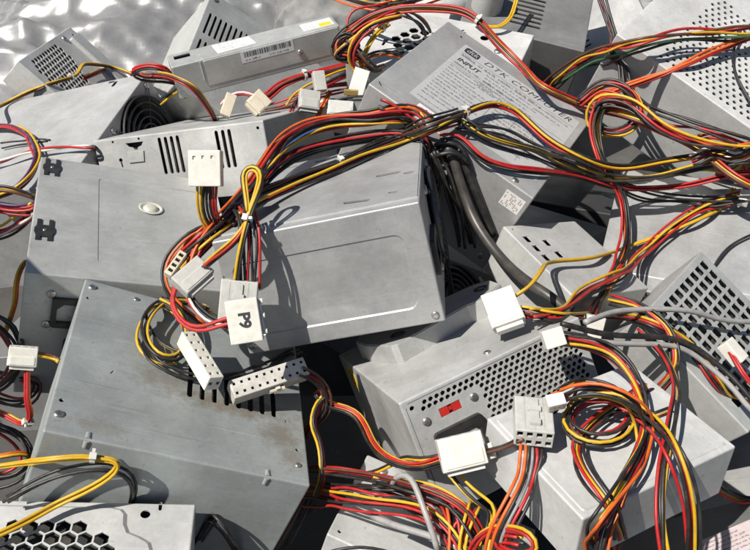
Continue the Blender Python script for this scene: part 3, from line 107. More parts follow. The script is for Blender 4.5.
{"key": "H5", "label": "red, yellow and black tangle filling the corner between labelled supply and pierced panel", "p": [[0.1614, 0.5933, 0.369], [0.1775, 0.5928, 0.3856], [0.196, 0.5797, 0.3844], [0.2021, 0.5692, 0.3694], [0.1853, 0.5622, 0.3594], [0.1682, 0.575, 0.3602], [0.17, 0.5753, 0.3782], [0.1912, 0.5651, 0.3809], [0.2131, 0.5455, 0.3704], [0.2377, 0.535, 0.3641], [0.2669, 0.5325, 0.3605], [0.3035, 0.5358, 0.3653]], "c": ["red", "yellow", "black", "black", "red", "orange"], "s": 1.9, "tw": 0.6, "flat": 0, "r": 1.08, "ties": [], "conn": []},
{"key": "H6", "label": "black wires curling over the left side of the pierced panel", "p": [[0.1851, 0.6905, 0.4381], [0.2007, 0.6326, 0.3903], [0.2024, 0.6148, 0.3735], [0.2131, 0.5812, 0.3691], [0.2362, 0.5573, 0.3699], [0.2662, 0.5413, 0.3644], [0.3061, 0.5319, 0.3511]], "c": ["black", "black", "red", "black"], "s": 2.0, "tw": 0.4, "flat": 0, "r": 1.08, "ties": [], "conn": []},
{"key": "H7", "label": "dense red and black strands piled along the right edge between pierced panel and plain supply", "p": [[0.2362, 0.5418, 0.3477], [0.2536, 0.5416, 0.3561], [0.2662, 0.5328, 0.3523], [0.2757, 0.5333, 0.3617], [0.3035, 0.5316, 0.3593]], "c": ["red", "black", "red", "yellow", "black", "red", "white", "black"], "s": 2.2, "tw": 0.5, "flat": 0, "r": 1.055, "ties": [], "conn": []},
{"key": "H8", "label": "yellow and black wires sagging across the clean light supply at the right edge", "p": [[0.1444, 0.2974, 0.3124], [0.1677, 0.3065, 0.2906], [0.1903, 0.3112, 0.2624], [0.2108, 0.3145, 0.241], [0.2262, 0.3078, 0.2402], [0.2497, 0.3092, 0.2421]], "c": ["yellow", "black", "black", "red"], "s": 1.6, "tw": 0.4, "flat": 0, "r": 0.85, "ties": [], "conn": []},
{"key": "W5", "label": "black leads added as shade in the slot between the mains cables and the central supply", "p": [[0.0414, 0.5107, 0.3696], [0.0504, 0.508, 0.3553], [0.0571, 0.5066, 0.3358], [0.0642, 0.5057, 0.3136], [0.0683, 0.504, 0.2937]], "c": ["black", "black", "black", "black", "black", "black"], "s": 2.4, "tw": 0.3, "flat": 0, "r": 1.19, "ties": [], "conn": []},  # black wires added to darken a slot that lies in shade
{"key": "L12", "label": "crowd of black and red wires at the left edge above the white left plug", "p": [[-0.2626, 0.4257, 0.2865], [-0.2494, 0.4187, 0.2852], [-0.2392, 0.4102, 0.2818], [-0.233, 0.4011, 0.2775], [-0.2378, 0.3988, 0.2655], [-0.2518, 0.4001, 0.25], [-0.2674, 0.4052, 0.2398]], "c": ["black", "red", "black", "black", "brown"], "s": 2.0, "tw": 0.5, "flat": 0, "r": 1.1, "ties": [], "conn": []},
{"key": "L13", "label": "black cables crammed in the gap beneath the white left plug", "p": [[-0.2626, 0.3847, 0.2279], [-0.2468, 0.3788, 0.2282], [-0.2339, 0.3715, 0.2265], [-0.2286, 0.3654, 0.2178], [-0.2352, 0.3585, 0.208], [-0.2577, 0.3555, 0.2037]], "c": ["black", "black", "red", "black", "black"], "s": 2.4, "tw": 0.4, "flat": 0, "r": 1.094, "ties": [], "conn": []}
]

random.seed(7)
RNG = np.random.default_rng(11)
scene = bpy.context.scene
COL = scene.collection
MM = 0.001

# ---------------------------------------------------------------- materials
def mat(name, base, rough=.5, metal=0.0, spec=.5, coat=0.0):
    m = bpy.data.materials.new(name); m.use_nodes = True
    b = m.node_tree.nodes['Principled BSDF']
    b.inputs['Base Color'].default_value = (*base, 1)
    b.inputs['Roughness'].default_value = rough
    b.inputs['Metallic'].default_value = metal
    b.inputs['Specular IOR Level'].default_value = spec
    b.inputs['Coat Weight'].default_value = coat
    return m

def nd(t, kind, **kw):
    n = t.nodes.new(kind)
    for k, v in kw.items():
        if k.startswith('_'): setattr(n, k[1:], v)
        else: n.inputs[k.replace('__', ' ')].default_value = v
    return n

def steel(name, base, rough=.45, metal=.35, dirt=.25, stain=None, grain=1.0):
    """zinc plated / grey painted sheet steel: cloudy tone, faint brushed streaks, specks, smudges"""
    m = mat(name, base, rough, metal); t = m.node_tree; b = t.nodes['Principled BSDF']; L = t.links.new
    tc = nd(t, 'ShaderNodeTexCoord')
    info = nd(t, 'ShaderNodeObjectInfo')
    add = nd(t, 'ShaderNodeVectorMath', _operation='ADD')
    mul = nd(t, 'ShaderNodeMath', _operation='MULTIPLY'); mul.inputs[1].default_value = 7.3
    L(info.outputs['Random'], mul.inputs[0]); L(tc.outputs['Object'], add.inputs[0]); L(mul.outputs[0], add.inputs[1])
    n1 = nd(t, 'ShaderNodeTexNoise', Scale=28.0, Detail=5.0, Roughness=.6)
    n2 = nd(t, 'ShaderNodeTexNoise', Scale=420.0, Detail=3.0)
    mp = nd(t, 'ShaderNodeMapping'); mp.inputs['Scale'].default_value = (30, 1500, 900)
    n3 = nd(t, 'ShaderNodeTexNoise', Scale=1.0, Detail=2.0)
    L(add.outputs[0], n1.inputs['Vector']); L(add.outputs[0], n2.inputs['Vector']); L(add.outputs[0], mp.inputs[0]); L(mp.outputs[0], n3.inputs['Vector'])
    r1 = nd(t, 'ShaderNodeMapRange'); r1.inputs[1].default_value = .3; r1.inputs[2].default_value = .7; r1.inputs[3].default_value = .82; r1.inputs[4].default_value = 1.08
    L(n1.outputs[0], r1.inputs[0])
    r2 = nd(t, 'ShaderNodeMapRange'); r2.inputs[1].default_value = .35; r2.inputs[2].default_value = .65; r2.inputs[3].default_value = .96; r2.inputs[4].default_value = 1.03
    L(n2.outputs[0], r2.inputs[0])
    mm_ = nd(t, 'ShaderNodeMath', _operation='MULTIPLY'); L(r1.outputs[0], mm_.inputs[0]); L(r2.outputs[0], mm_.inputs[1])
    vo = nd(t, 'ShaderNodeTexVoronoi', Scale=210.0); L(add.outputs[0], vo.inputs['Vector'])
    sx = nd(t, 'ShaderNodeSeparateColor'); L(vo.outputs['Color'], sx.inputs[0])
    rv = nd(t, 'ShaderNodeMapRange'); rv.inputs[3].default_value = .965; rv.inputs[4].default_value = 1.03; L(sx.outputs[0], rv.inputs[0])
    mv = nd(t, 'ShaderNodeMath', _operation='MULTIPLY'); L(mm_.outputs[0], mv.inputs[0]); L(rv.outputs[0], mv.inputs[1]); mm_ = mv
    r3 = nd(t, 'ShaderNodeMapRange'); r3.inputs[1].default_value = .35; r3.inputs[2].default_value = .65; r3.inputs[3].default_value = .975; r3.inputs[4].default_value = 1.02
    L(n3.outputs[0], r3.inputs[0])
    m3 = nd(t, 'ShaderNodeMath', _operation='MULTIPLY'); L(mm_.outputs[0], m3.inputs[0]); L(r3.outputs[0], m3.inputs[1])
    for ang, thr, amt in ((.5, .735, .22), (-1.1, .75, .18), (1.9, .745, -.22)):      # stray scratches in a few directions
        ms = nd(t, 'ShaderNodeMapping'); ms.inputs['Rotation'].default_value = (.3, .2, ang); ms.inputs['Scale'].default_value = (14, 900, 30)
        ns = nd(t, 'ShaderNodeTexNoise', Scale=1.0, Detail=1.0); L(add.outputs[0], ms.inputs[0]); L(ms.outputs[0], ns.inputs['Vector'])
        rs_ = nd(t, 'ShaderNodeMapRange'); rs_.inputs[1].default_value = thr - .02; rs_.inputs[2].default_value = thr + .03; rs_.inputs[3].default_value = 1.0; rs_.inputs[4].default_value = 1.0 + amt
        L(ns.outputs[0], rs_.inputs[0]); m4 = nd(t, 'ShaderNodeMath', _operation='MULTIPLY'); L(m3.outputs[0], m4.inputs[0]); L(rs_.outputs[0], m4.inputs[1]); m3 = m4
    sc = nd(t, 'ShaderNodeVectorMath', _operation='SCALE'); sc.inputs[0].default_value = base; L(m3.outputs[0], sc.inputs['Scale'])
    # grime: large soft smudges and small specks
    n4 = nd(t, 'ShaderNodeTexNoise', Scale=17.0, Detail=7.0, Roughness=.72); L(add.outputs[0], n4.inputs['Vector'])
    r4 = nd(t, 'ShaderNodeMapRange'); r4.inputs[1].default_value = .53; r4.inputs[2].default_value = .76; r4.inputs[3].default_value = 0; r4.inputs[4].default_value = dirt
    L(n4.outputs[0], r4.inputs[0])
    n5 = nd(t, 'ShaderNodeTexNoise', Scale=260.0, Detail=2.0); L(add.outputs[0], n5.inputs['Vector'])
    r5 = nd(t, 'ShaderNodeMapRange'); r5.inputs[1].default_value = .70; r5.inputs[2].default_value = .74; r5.inputs[3].default_value = 0; r5.inputs[4].default_value = .45 * min(1, dirt * 3)
    L(n5.outputs[0], r5.inputs[0])
    mx = nd(t, 'ShaderNodeMath', _operation='MAXIMUM'); L(r4.outputs[0], mx.inputs[0]); L(r5.outputs[0], mx.inputs[1])
    fac = mx.outputs[0]
    if stain:   # a crusty brown band: list of (x, y, rx, ry) in metres of the case's own space
        for (x, y, rx, ry, amt) in stain:
            mp2 = nd(t, 'ShaderNodeMapping'); mp2.inputs['Location'].default_value = (-x / rx, -y / ry, 0); mp2.inputs['Scale'].default_value = (1 / rx, 1 / ry, 0)
            L(tc.outputs['Object'], mp2.inputs[0])
            ln = nd(t, 'ShaderNodeVectorMath', _operation='LENGTH'); L(mp2.outputs[0], ln.inputs[0])
            nn = nd(t, 'ShaderNodeTexNoise', Scale=150.0, Detail=8.0, Roughness=.75); L(tc.outputs['Object'], nn.inputs['Vector'])
            sb = nd(t, 'ShaderNodeMath', _operation='MULTIPLY_ADD'); sb.inputs[1].default_value = 3.4; sb.inputs[2].default_value = -.92; L(nn.outputs[0], sb.inputs[0])
            df = nd(t, 'ShaderNodeMath', _operation='SUBTRACT'); L(sb.outputs[0], df.inputs[0]); L(ln.outputs['Value'], df.inputs[1])
            rg = nd(t, 'ShaderNodeMapRange'); rg.inputs[1].default_value = -.35; rg.inputs[2].default_value = .55; rg.inputs[3].default_value = 0; rg.inputs[4].default_value = amt
            L(df.outputs[0], rg.inputs[0])
            m2 = nd(t, 'ShaderNodeMath', _operation='MAXIMUM'); L(fac, m2.inputs[0]); L(rg.outputs[0], m2.inputs[1]); fac = m2.outputs[0]
    mix = nd(t, 'ShaderNodeMix', _data_type='RGBA'); mix.inputs[7].default_value = (.15, .12, .085, 1)
    L(fac, mix.inputs[0]); L(sc.outputs[0], mix.inputs[6]); L(mix.outputs[2], b.inputs['Base Color'])
    rr = nd(t, 'ShaderNodeMapRange'); rr.inputs[1].default_value = .3; rr.inputs[2].default_value = .7; rr.inputs[3].default_value = rough - .09; rr.inputs[4].default_value = rough + .12
    L(n1.outputs[0], rr.inputs[0]); L(rr.outputs[0], b.inputs['Roughness'])
    mt = nd(t, 'ShaderNodeMath', _operation='MULTIPLY_ADD'); mt.inputs[1].default_value = -metal; mt.inputs[2].default_value = metal; L(fac, mt.inputs[0]); L(mt.outputs[0], b.inputs['Metallic'])
    n6 = nd(t, 'ShaderNodeTexNoise', Scale=14.0, Detail=2.0); L(add.outputs[0], n6.inputs['Vector'])
    bp = nd(t, 'ShaderNodeBump', Strength=.45 * grain, Distance=.002); L(n6.outputs[0], bp.inputs['Height'])
    bp2 = nd(t, 'ShaderNodeBump', Strength=.06 * grain, Distance=.0004); L(n2.outputs[0], bp2.inputs['Height']); L(bp.outputs[0], bp2.inputs['Normal']); L(bp2.outputs[0], b.inputs['Normal'])
    return m

def plastic(name, base, rough=.35, dirt=0.0, var=.06, sss=0.0, spec=.5):
    m = mat(name, base, rough, 0, spec); t = m.node_tree; b = t.nodes['Principled BSDF']; L = t.links.new
    tc = nd(t, 'ShaderNodeTexCoord')
    n = nd(t, 'ShaderNodeTexNoise', Scale=220.0, Detail=4.0); L(tc.outputs['Object'], n.inputs['Vector'])
    r = nd(t, 'ShaderNodeMapRange'); r.inputs[1].default_value = .3; r.inputs[2].default_value = .7; r.inputs[3].default_value = 1 - var * 1.5; r.inputs[4].default_value = 1 + var
    L(n.outputs[0], r.inputs[0])
    sc = nd(t, 'ShaderNodeVectorMath', _operation='SCALE'); sc.inputs[0].default_value = base; L(r.outputs[0], sc.inputs['Scale'])
    out = sc.outputs[0]
    if dirt:
        n2 = nd(t, 'ShaderNodeTexNoise', Scale=90.0, Detail=6.0, Roughness=.7); L(tc.outputs['Object'], n2.inputs['Vector'])
        r2 = nd(t, 'ShaderNodeMapRange'); r2.inputs[1].default_value = .45; r2.inputs[2].default_value = .72; r2.inputs[3].default_value = 0; r2.inputs[4].default_value = dirt
        L(n2.outputs[0], r2.inputs[0])
        mx = nd(t, 'ShaderNodeMix', _data_type='RGBA'); mx.inputs[7].default_value = (.2, .165, .12, 1); L(r2.outputs[0], mx.inputs[0]); L(out, mx.inputs[6]); out = mx.outputs[2]
    L(out, b.inputs['Base Color'])
    if sss:
        b.inputs['Subsurface Weight'].default_value = sss
        b.inputs['Subsurface Radius'].default_value = (1, .9, .7); b.inputs['Subsurface Scale'].default_value = .004
    return m

ST = {
    'plain':  steel('zinc_steel', (.43, .435, .415), .46, .30, .30),
    'hero':   steel('warm_grey_steel', (.365, .366, .36), .44, .30, .26),
    'cool':   steel('cool_grey_steel', (.375, .372, .362), .42, .30, .22),
    'scuff':  steel('scuffed_steel', (.345, .37, .36), .47, .28, .30,
                    stain=[(.026, -.018, .044, .011, .80), (.056, -.034, .016, .015, .7), (.062, -.050, .009, .012, .6), (-.014, -.010, .024, .011, .55), (-.048, -.058, .016, .007, .5), (.03, .002, .05, .012, .35)]),
    'bright': steel('bright_steel', (.44, .44, .425), .44, .22, .28),
    'white':  steel('pale_steel', (.50, .50, .485), .48, .12, .30),
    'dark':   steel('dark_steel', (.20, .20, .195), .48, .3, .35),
    'tilted': steel('dusty_pale_steel', (.37, .372, .365), .48, .15, .30),
    'wire':   mat('blackened_wire', (.10, .10, .105), .38, .85),
    'screw':  mat('screw_steel', (.42, .41, .39), .36, .9),
}
BLACK = plastic('black_plastic', (.016, .016, .017), .42, dirt=.12)
DARKFAN = plastic('fan_plastic', (.02, .02, .021), .5, dirt=.25)
SHADE_CORE = plastic('shade_core', (.018, .019, .017), .7, dirt=.3)  # near black, stands for the shade seen through case holes
GAP_SHADE = steel('gap_shade_steel', (.035, .035, .036), .5, .1, .35)  # puts the shade of the gaps into the filler cases' colour
NYLON = plastic('white_nylon', (.65, .63, .56), .36, dirt=.24, sss=.25)
CREAM = plastic('cream_nylon', (.60, .54, .42), .4, dirt=.25, sss=.2)
MILKY = plastic('milky_nylon', (.48, .475, .44), .30, dirt=.25, sss=.35)
GRIMY = plastic('grimy_nylon', (.50, .48, .44), .5, dirt=.55)
TIE = plastic('tie_nylon', (.58, .56, .51), .35, dirt=.1, sss=.2)
REDP = plastic('red_plastic', (.42, .02, .015), .4)
PAPER = plastic('label_paper', (.56, .57, .58), .55, dirt=.12, var=.03)
SILVER = plastic('silver_label', (.40, .40, .395), .45, dirt=.16, var=.04)
WHITEP = plastic('white_paper', (.64, .64, .62), .6, dirt=.06, var=.02)
YELP = plastic('yellow_sticker', (.72, .48, .02), .45, dirt=.06)
INK = mat('printing_ink', (.025, .025, .03), .6)
GREYINK = mat('grey_printing_ink', (.09, .09, .10), .6)
WIREC = {
    'red': (.38, .012, .012), 'yellow': (.56, .33, .012), 'black': (.012, .012, .013), 'orange': (.56, .10, .01), 'white': (.58, .56, .52),
    'blue': (.03, .11, .34), 'green': (.04, .13, .05), 'purple': (.07, .025, .10), 'grey': (.22, .22, .23), 'brown': (.10, .035, .02),
    'mains': (.040, .037, .034), 'sheath': (.30, .29, .28)}
WIREM = {k: plastic('insulation_' + k, c, .46 if k != 'mains' else .42, dirt=.22 if k not in ('mains',) else .25, var=.10) for k, c in WIREC.items()}

# ---------------------------------------------------------------- object helpers
LOCAL = {}
def link(name, me, m=None, parent=None, matrix=None):
    o = bpy.data.objects.new(name, me); COL.objects.link(o)
    if m is not None and me is not None:
        for x in (m if isinstance(m, (list, tuple)) else [m]): me.materials.append(x)
    if parent is not None: o.parent = parent      # parent inverse stays identity, so the basis is the local frame
    if matrix is not None: o.matrix_basis = matrix
    LOCAL[o.name] = matrix.copy() if matrix is not None else Matrix()
    return o
def tag(o, label, cat, group=None, kind=None):
    if label: o['label'] = label
    if cat: o['category'] = cat
    if group: o['group'] = group
    if kind: o['kind'] = kind
    return o
def tomesh(bm, name, smooth=None):
    me = bpy.data.meshes.new(name); bmesh.ops.recalc_face_normals(bm, faces=bm.faces) if smooth == 'recalc' else None
    bm.to_mesh(me); bm.free()
    if smooth and smooth != 'recalc':
        me.shade_smooth(); me.set_sharp_from_angle(angle=math.radians(smooth))
    return me

def tri_fill(outer, holes):
    """triangles (2d) of a polygon with convex holes"""
    pts, edges = [], []
    for lp in [outer] + holes:
        s = len(pts); n = len(lp)
        pts += [Vector((p[0], p[1])) for p in lp]
        edges += [(s + i, s + (i + 1) % n) for i in range(n)]
    v, e, f, _, _, _ = geometry.delaunay_2d_cdt(pts, edges, [], 1, 1e-7)
    V = np.array([[a.x, a.y] for a in v])
    out = []
    H = []
    for h in holes:
        a = np.array(h); H.append((a, a.min(0), a.max(0)))
    for tri in f:
        c = V[list(tri)].mean(0)
        bad = False
        for a, lo, hi in H:
            if (c < lo).any() or (c > hi).any(): continue
            b_ = np.roll(a, -1, 0)
            cr = ((a[:, 1] > c[1]) != (b_[:, 1] > c[1])) & (c[0] < (b_[:, 0] - a[:, 0]) * (c[1] - a[:, 1]) / (b_[:, 1] - a[:, 1] + 1e-30) + a[:, 0])
            if cr.sum() % 2: bad = True; break
        if not bad: out.append(tri)
    return V, out

def circle(cx, cy, r, n=14, a0=0.0): return [(cx + r * math.cos(a0 + 2 * math.pi * i / n), cy + r * math.sin(a0 + 2 * math.pi * i / n)) for i in range(n)]
def slot(x0, y0, x1, y1, w, n=5):
    a = math.atan2(y1 - y0, x1 - x0); r = w / 2; P = []
    for i in range(n): t = a + math.pi / 2 + math.pi * i / (n - 1); P.append((x0 + r * math.cos(t), y0 + r * math.sin(t)))
    for i in range(n): t = a - math.pi / 2 + math.pi * i / (n - 1); P.append((x1 + r * math.cos(t), y1 + r * math.sin(t)))
    return P
def rect(x0, y0, x1, y1): return [(x0, y0), (x1, y0), (x1, y1), (x0, y1)]
def rrect(x0, y0, x1, y1, r, n=4):
    P = []
    for cx, cy, s in ((x1 - r, y0 + r, -90), (x1 - r, y1 - r, 0), (x0 + r, y1 - r, 90), (x0 + r, y0 + r, 180)):
        for i in range(n + 1): a = math.radians(s + 90 * i / n); P.append((cx + r * math.cos(a), cy + r * math.sin(a)))
    return P
def inset(poly, d):
    c = np.array(poly); n = len(c); out = []
    area = sum(c[i][0] * c[(i + 1) % n][1] - c[(i + 1) % n][0] * c[i][1] for i in range(n)); sg = 1 if area > 0 else -1
    for i in range(n):
        p0, p1, p2 = c[i - 1], c[i], c[(i + 1) % n]
        e1 = (p1 - p0) / (np.linalg.norm(p1 - p0) + 1e-12); e2 = (p2 - p1) / (np.linalg.norm(p2 - p1) + 1e-12)
        n1 = np.array([-e1[1], e1[0]]) * sg; n2 = np.array([-e2[1], e2[0]]) * sg
        b = n1 + n2; b = b / (b @ b + 1e-12) * 2
        out.append(tuple(p1 + b * d))
    return out
def hexfield(x0, y0, x1, y1, pitch, R, ok=lambda x, y: True, flat=False):
    out = []; dy = pitch * math.sqrt(3) / 2; r = 0; y = y0
    while y <= y1:
        x = x0 + (pitch / 2 if r % 2 else 0)
        while x <= x1:
            if ok(x, y): out.append(circle(x, y, R, 6, math.pi / 6))
            x += pitch
        y += dy; r += 1
    return out

FACES = {'+z': (0, 1, 2, 1), '-z': (0, 1, 2, -1), '+y': (0, 2, 1, 1), '-y': (0, 2, 1, -1), '+x': (1, 2, 0, 1), '-x': (1, 2, 0, -1)}
class Case:
    """a sheet steel housing: folded edges, pierced and stamped faces; face features in mm from the face's low corner"""
    def __init__(self, key, name=None, label=None, cat='power supply', group='power supplies heaped in the pile', m='plain', r=1.1, body='case', parent=None, matrix=None, dims=None, loc=None):
        if key:
            c, R, d = BOX[key]; R = Matrix([R[0:3], R[3:6], R[6:9]])
            self.w, self.d, self.h = [x * 1000 for x in d]
            base = Vector(c) - R @ Vector((0, 0, d[2] / 2))
            Mw = Matrix.Translation(base) @ R.to_4x4()
            self.root = bpy.data.objects.new(name, None); COL.objects.link(self.root); self.root.matrix_basis = Mw; self.root.empty_display_size = .02
            tag(self.root, label, cat, group)
        else:
            self.w, self.d, self.h = dims; self.root = parent
        self.mx = matrix
        self.m = m if not isinstance(m, str) else ST[m]; self.r = r; self.bodyname = body
        self.core = True; self.deep = {}; self.holes = {f: [] for f in FACES}; self.pockets = {f: [] for f in FACES}; self.emb = {f: [] for f in FACES}
    def size(self, f):
        s = (self.w, self.d, self.h); u, v, a, sg = FACES[f]; return s[u], s[v]
    def P(self, f, u, v, up=0.0):
        dims = (self.w, self.d, self.h); iu, iv, ia, sg = FACES[f]
        p = [0, 0, 0]; p[iu] = u; p[iv] = v; p[ia] = (dims[ia] + up) if sg > 0 else -up
        return Vector((p[0] - self.w / 2, p[1] - self.d / 2, p[2])) * MM
    def M(self, f, u, v, up=0.0, rot=0.0):
        """local frame on a face: x along u (mirrored where needed to stay right handed), z outwards"""
        iu, iv, ia, sg = FACES[f]
        X = Vector((0, 0, 0)); X[iu] = 1; Y = Vector((0, 0, 0)); Y[iv] = 1; Z = Vector((0, 0, 0)); Z[ia] = sg
        if X.cross(Y).dot(Z) < 0: X = -X
        m = Matrix((X, Y, Z)).transposed().to_4x4()
        m = Matrix.Translation(self.P(f, u, v, up)) @ m @ Matrix.Rotation(rot, 4, 'Z')
        return (self.mx @ m) if self.mx else m
    def hole(self, f, *polys): self.holes[f] += list(polys)
    def pocket(self, f, poly, depth): self.pockets[f].append((poly, depth))
    def emboss(self, f, poly, h, ins, holes=()): self.emb[f].append((poly, h, ins, list(holes)))
    def build(self):
        w, d, h, r = self.w, self.d, self.h, self.r
        bm = bmesh.new(); bmesh.ops.create_cube(bm, size=1.0)
        for v in bm.verts: v.co = Vector((v.co.x * w, v.co.y * d, (v.co.z + .5) * h)) * MM
        bmesh.ops.bevel(bm, geom=list(bm.edges), offset=r * MM, segments=3, affect='EDGES', profile=.5)
        big = [f for f in bm.faces if f.calc_area() > (min(w, d, h) - 2 * r) ** 2 * MM * MM * .5 and max(abs(x) for x in f.normal) > .999]
        bmesh.ops.delete(bm, geom=big, context='FACES_ONLY')
        for f, (iu, iv, ia, sg) in FACES.items():
            su, sv = self.size(f)
            X = Vector((0, 0, 0)); X[iu] = 1; Y = Vector((0, 0, 0)); Y[iv] = 1; Z = Vector((0, 0, 0)); Z[ia] = sg
            flip = X.cross(Y).dot(Z) < 0
            def addf(pts):
                try: bm.faces.new([bm.verts.new(p) for p in (reversed(pts) if flip else pts)])
                except ValueError: pass
            def fill(outer, holes, up):
                V, T = tri_fill(outer, holes)
                vs = [bm.verts.new(self.P(f, a[0], a[1], up)) for a in V]
                for t in T:
                    a, b, c = [V[i] for i in t]
                    ccw = (b[0] - a[0]) * (c[1] - a[1]) - (b[1] - a[1]) * (c[0] - a[0]) > 0
                    t = list(t) if ccw != flip else list(reversed(t))
                    try: bm.faces.new([vs[i] for i in t])
                    except ValueError: pass
            def ring(lo, ulo, hi, uhi):
                n = len(lo)
                for i in range(n):
                    j = (i + 1) % n
                    addf([self.P(f, *lo[i], ulo), self.P(f, *lo[j], ulo), self.P(f, *hi[j], uhi), self.P(f, *hi[i], uhi)])
            def ccw(poly):
                a = sum(poly[i][0] * poly[(i + 1) % len(poly)][1] - poly[(i + 1) % len(poly)][0] * poly[i][1] for i in range(len(poly)))
                return list(poly) if a > 0 else list(reversed(poly))
            holes = [ccw(p) for p in self.holes[f]]; pk = [(ccw(p), dp) for p, dp in self.pockets[f]]; em = [(ccw(p), a, b, [ccw(q) for q in hs]) for p, a, b, hs in self.emb[f]]
            fill(rect(r, r, su - r, sv - r), holes + [p for p, _ in pk] + [e[0] for e in em], 0)
            for p in holes: ring(p, 0, p, -1.0)
            for p, dp in pk: ring(p, 0, p, -dp); fill(p, [], -dp)
            for p, a, b, hs in em:
                q = inset(p, b); ring(p, 0, q, a); fill(q, hs, a)
                for x in hs: ring(x, a, x, a - 1.0)
        me = bpy.data.meshes.new(self.bodyname); bm.to_mesh(me); bm.free()
        self.body = link(self.bodyname, me, self.m, self.root, self.mx)
        if self.mx is None and any(self.holes.values()) and self.core:
            lo = [5.0, 5.0, 5.0]; hi = [w - 5.0, d - 5.0, h - 5.0]
            for f, dep in self.deep.items():
                iu, iv, ia, sg = FACES[f]
                if sg > 0: hi[ia] -= dep
                else: lo[ia] += dep
            b2 = bmesh.new(); box_bm(b2, lo[0] - w / 2, lo[1] - d / 2, lo[2], hi[0] - w / 2, hi[1] - d / 2, hi[2])
            link('shade_core', tomesh(b2, 'shade_core'), SHADE_CORE, self.root, Matrix())  # dark block filling the case so its holes look shaded inside
        return self
    def part(self, name, me, m, f, u, v, up=0.0, rot=0.0, parent=None, label=None):
        o = link(name, me, m, self.root, self.M(f, u, v, up, rot))
        if parent is not None:
            o.parent = parent; o.matrix_basis = LOCAL[parent.name].inverted() @ LOCAL[o.name]
        if label: o['label'] = label
        return o

# small meshes (mm in, z outwards)
def m_plate(poly, t, name='plate', bev=0.0):
    bm = bmesh.new(); vs = [bm.verts.new((p[0] * MM, p[1] * MM, 0)) for p in poly]; f = bm.faces.new(vs)
    if f.normal.z < 0: f.normal_flip()
    r = bmesh.ops.extrude_face_region(bm, geom=[f]); top = [g for g in r['geom'] if isinstance(g, bmesh.types.BMVert)]
    for v in top: v.co.z += t * MM
    bmesh.ops.recalc_face_normals(bm, faces=bm.faces)
    if bev:
        es = [e for e in bm.edges if all(v.co.z > t * MM * .9 for v in e.verts)]
        bmesh.ops.bevel(bm, geom=es, offset=bev * MM, segments=2, affect='EDGES')
    return tomesh(bm, name)
def m_text(s, size, name='printing', shear=0.0, bold=0.0, align='LEFT', spacing=1.0, width=None):
    c = bpy.data.curves.new('t', 'FONT'); c.body = s; c.size = size * MM; c.shear = shear; c.offset = bold * MM; c.align_x = align; c.align_y = 'CENTER'; c.space_character = spacing; c.resolution_u = 3
    o = bpy.data.objects.new('t', c); COL.objects.link(o)
    dg = bpy.context.evaluated_depsgraph_get(); me = bpy.data.meshes.new_from_object(o.evaluated_get(dg)); me.name = name
    bpy.data.objects.remove(o); bpy.data.curves.remove(c)
    if width:
        xs = [v.co.x for v in me.vertices]; k = width * MM / max(1e-9, max(xs) - min(xs))
        for v in me.vertices: v.co.x *= k
    me.materials.clear()
    return me
def merge(parts, name):
    """parts: (mesh, Matrix)"""
    bm = bmesh.new()
    for me, M_ in parts:
        b2 = bmesh.new(); b2.from_mesh(me); bmesh.ops.transform(b2, matrix=M_, verts=b2.verts); tmp = bpy.data.meshes.new('x'); b2.to_mesh(tmp); b2.free(); bm.from_mesh(tmp); bpy.data.meshes.remove(tmp); bpy.data.meshes.remove(me)
    return tomesh(bm, name)
T2 = lambda x, y, z=0.0, rot=0.0: Matrix.Translation((x * MM, y * MM, z * MM)) @ Matrix.Rotation(rot, 4, 'Z')
_screw = None
def m_screw():
    global _screw
    if _screw is None:
        bm = bmesh.new(); R = 3.1
        prof = [(3.1, 0), (3.0, .7), (2.5, 1.25), (1.6, 1.5)]
        rings = [[bm.verts.new((a * math.cos(t) * MM, a * math.sin(t) * MM, z * MM)) for t in [2 * math.pi * i / 16 for i in range(16)]] for a, z in prof]
        for i in range(3):
            for j in range(16): bm.faces.new((rings[i][j], rings[i][(j + 1) % 16], rings[i + 1][(j + 1) % 16], rings[i + 1][j]))
        low = [bm.verts.new((v.co.x * .9, v.co.y * .9, .5 * MM)) for v in rings[3]]
        cross = []
        for j in range(16):   # cross recess: alternate deep and shallow wedge
            pass
        c = bm.verts.new((0, 0, 1.5 * MM))
        for j in range(16):
            a, b = rings[3][j], rings[3][(j + 1) % 16]
            if j % 4 == 0:
                p, q = bm.verts.new((a.co.x, a.co.y, .6 * MM)), bm.verts.new((b.co.x, b.co.y, .6 * MM)); cc = bm.verts.new((0, 0, .6 * MM))
                bm.faces.new((p, q, cc)); bm.faces.new((a, p, cc, c)); bm.faces.new((q, b, c, cc)); bm.faces.new((a, b, q, p))
            else: bm.faces.new((a, b, c))
        for v in low: bm.verts.remove(v)
        _screw = tomesh(bm, 'screw', 40); _screw.materials.append(ST['screw'])
    return _screw
def screw(case, f, u, v, s=1.0, up=0.0):
    o = link('screw', m_screw(), None, case.root, case.M(f, u, v, up, random.random() * 3) @ Matrix.Diagonal((s, s, s, 1))); return o
def torus_bm(bm, R, r, z, n=40, k=6):
    rings = []
    for i in range(n):
        a = 2 * math.pi * i / n
        rings.append([bm.verts.new(((R + r * math.cos(b)) * math.cos(a) * MM, (R + r * math.cos(b)) * math.sin(a) * MM, (z + r * math.sin(b)) * MM)) for b in [2 * math.pi * j / k for j in range(k)]])
    for i in range(n):
        for j in range(k): bm.faces.new((rings[i][j], rings[(i + 1) % n][j], rings[(i + 1) % n][(j + 1) % k], rings[i][(j + 1) % k]))
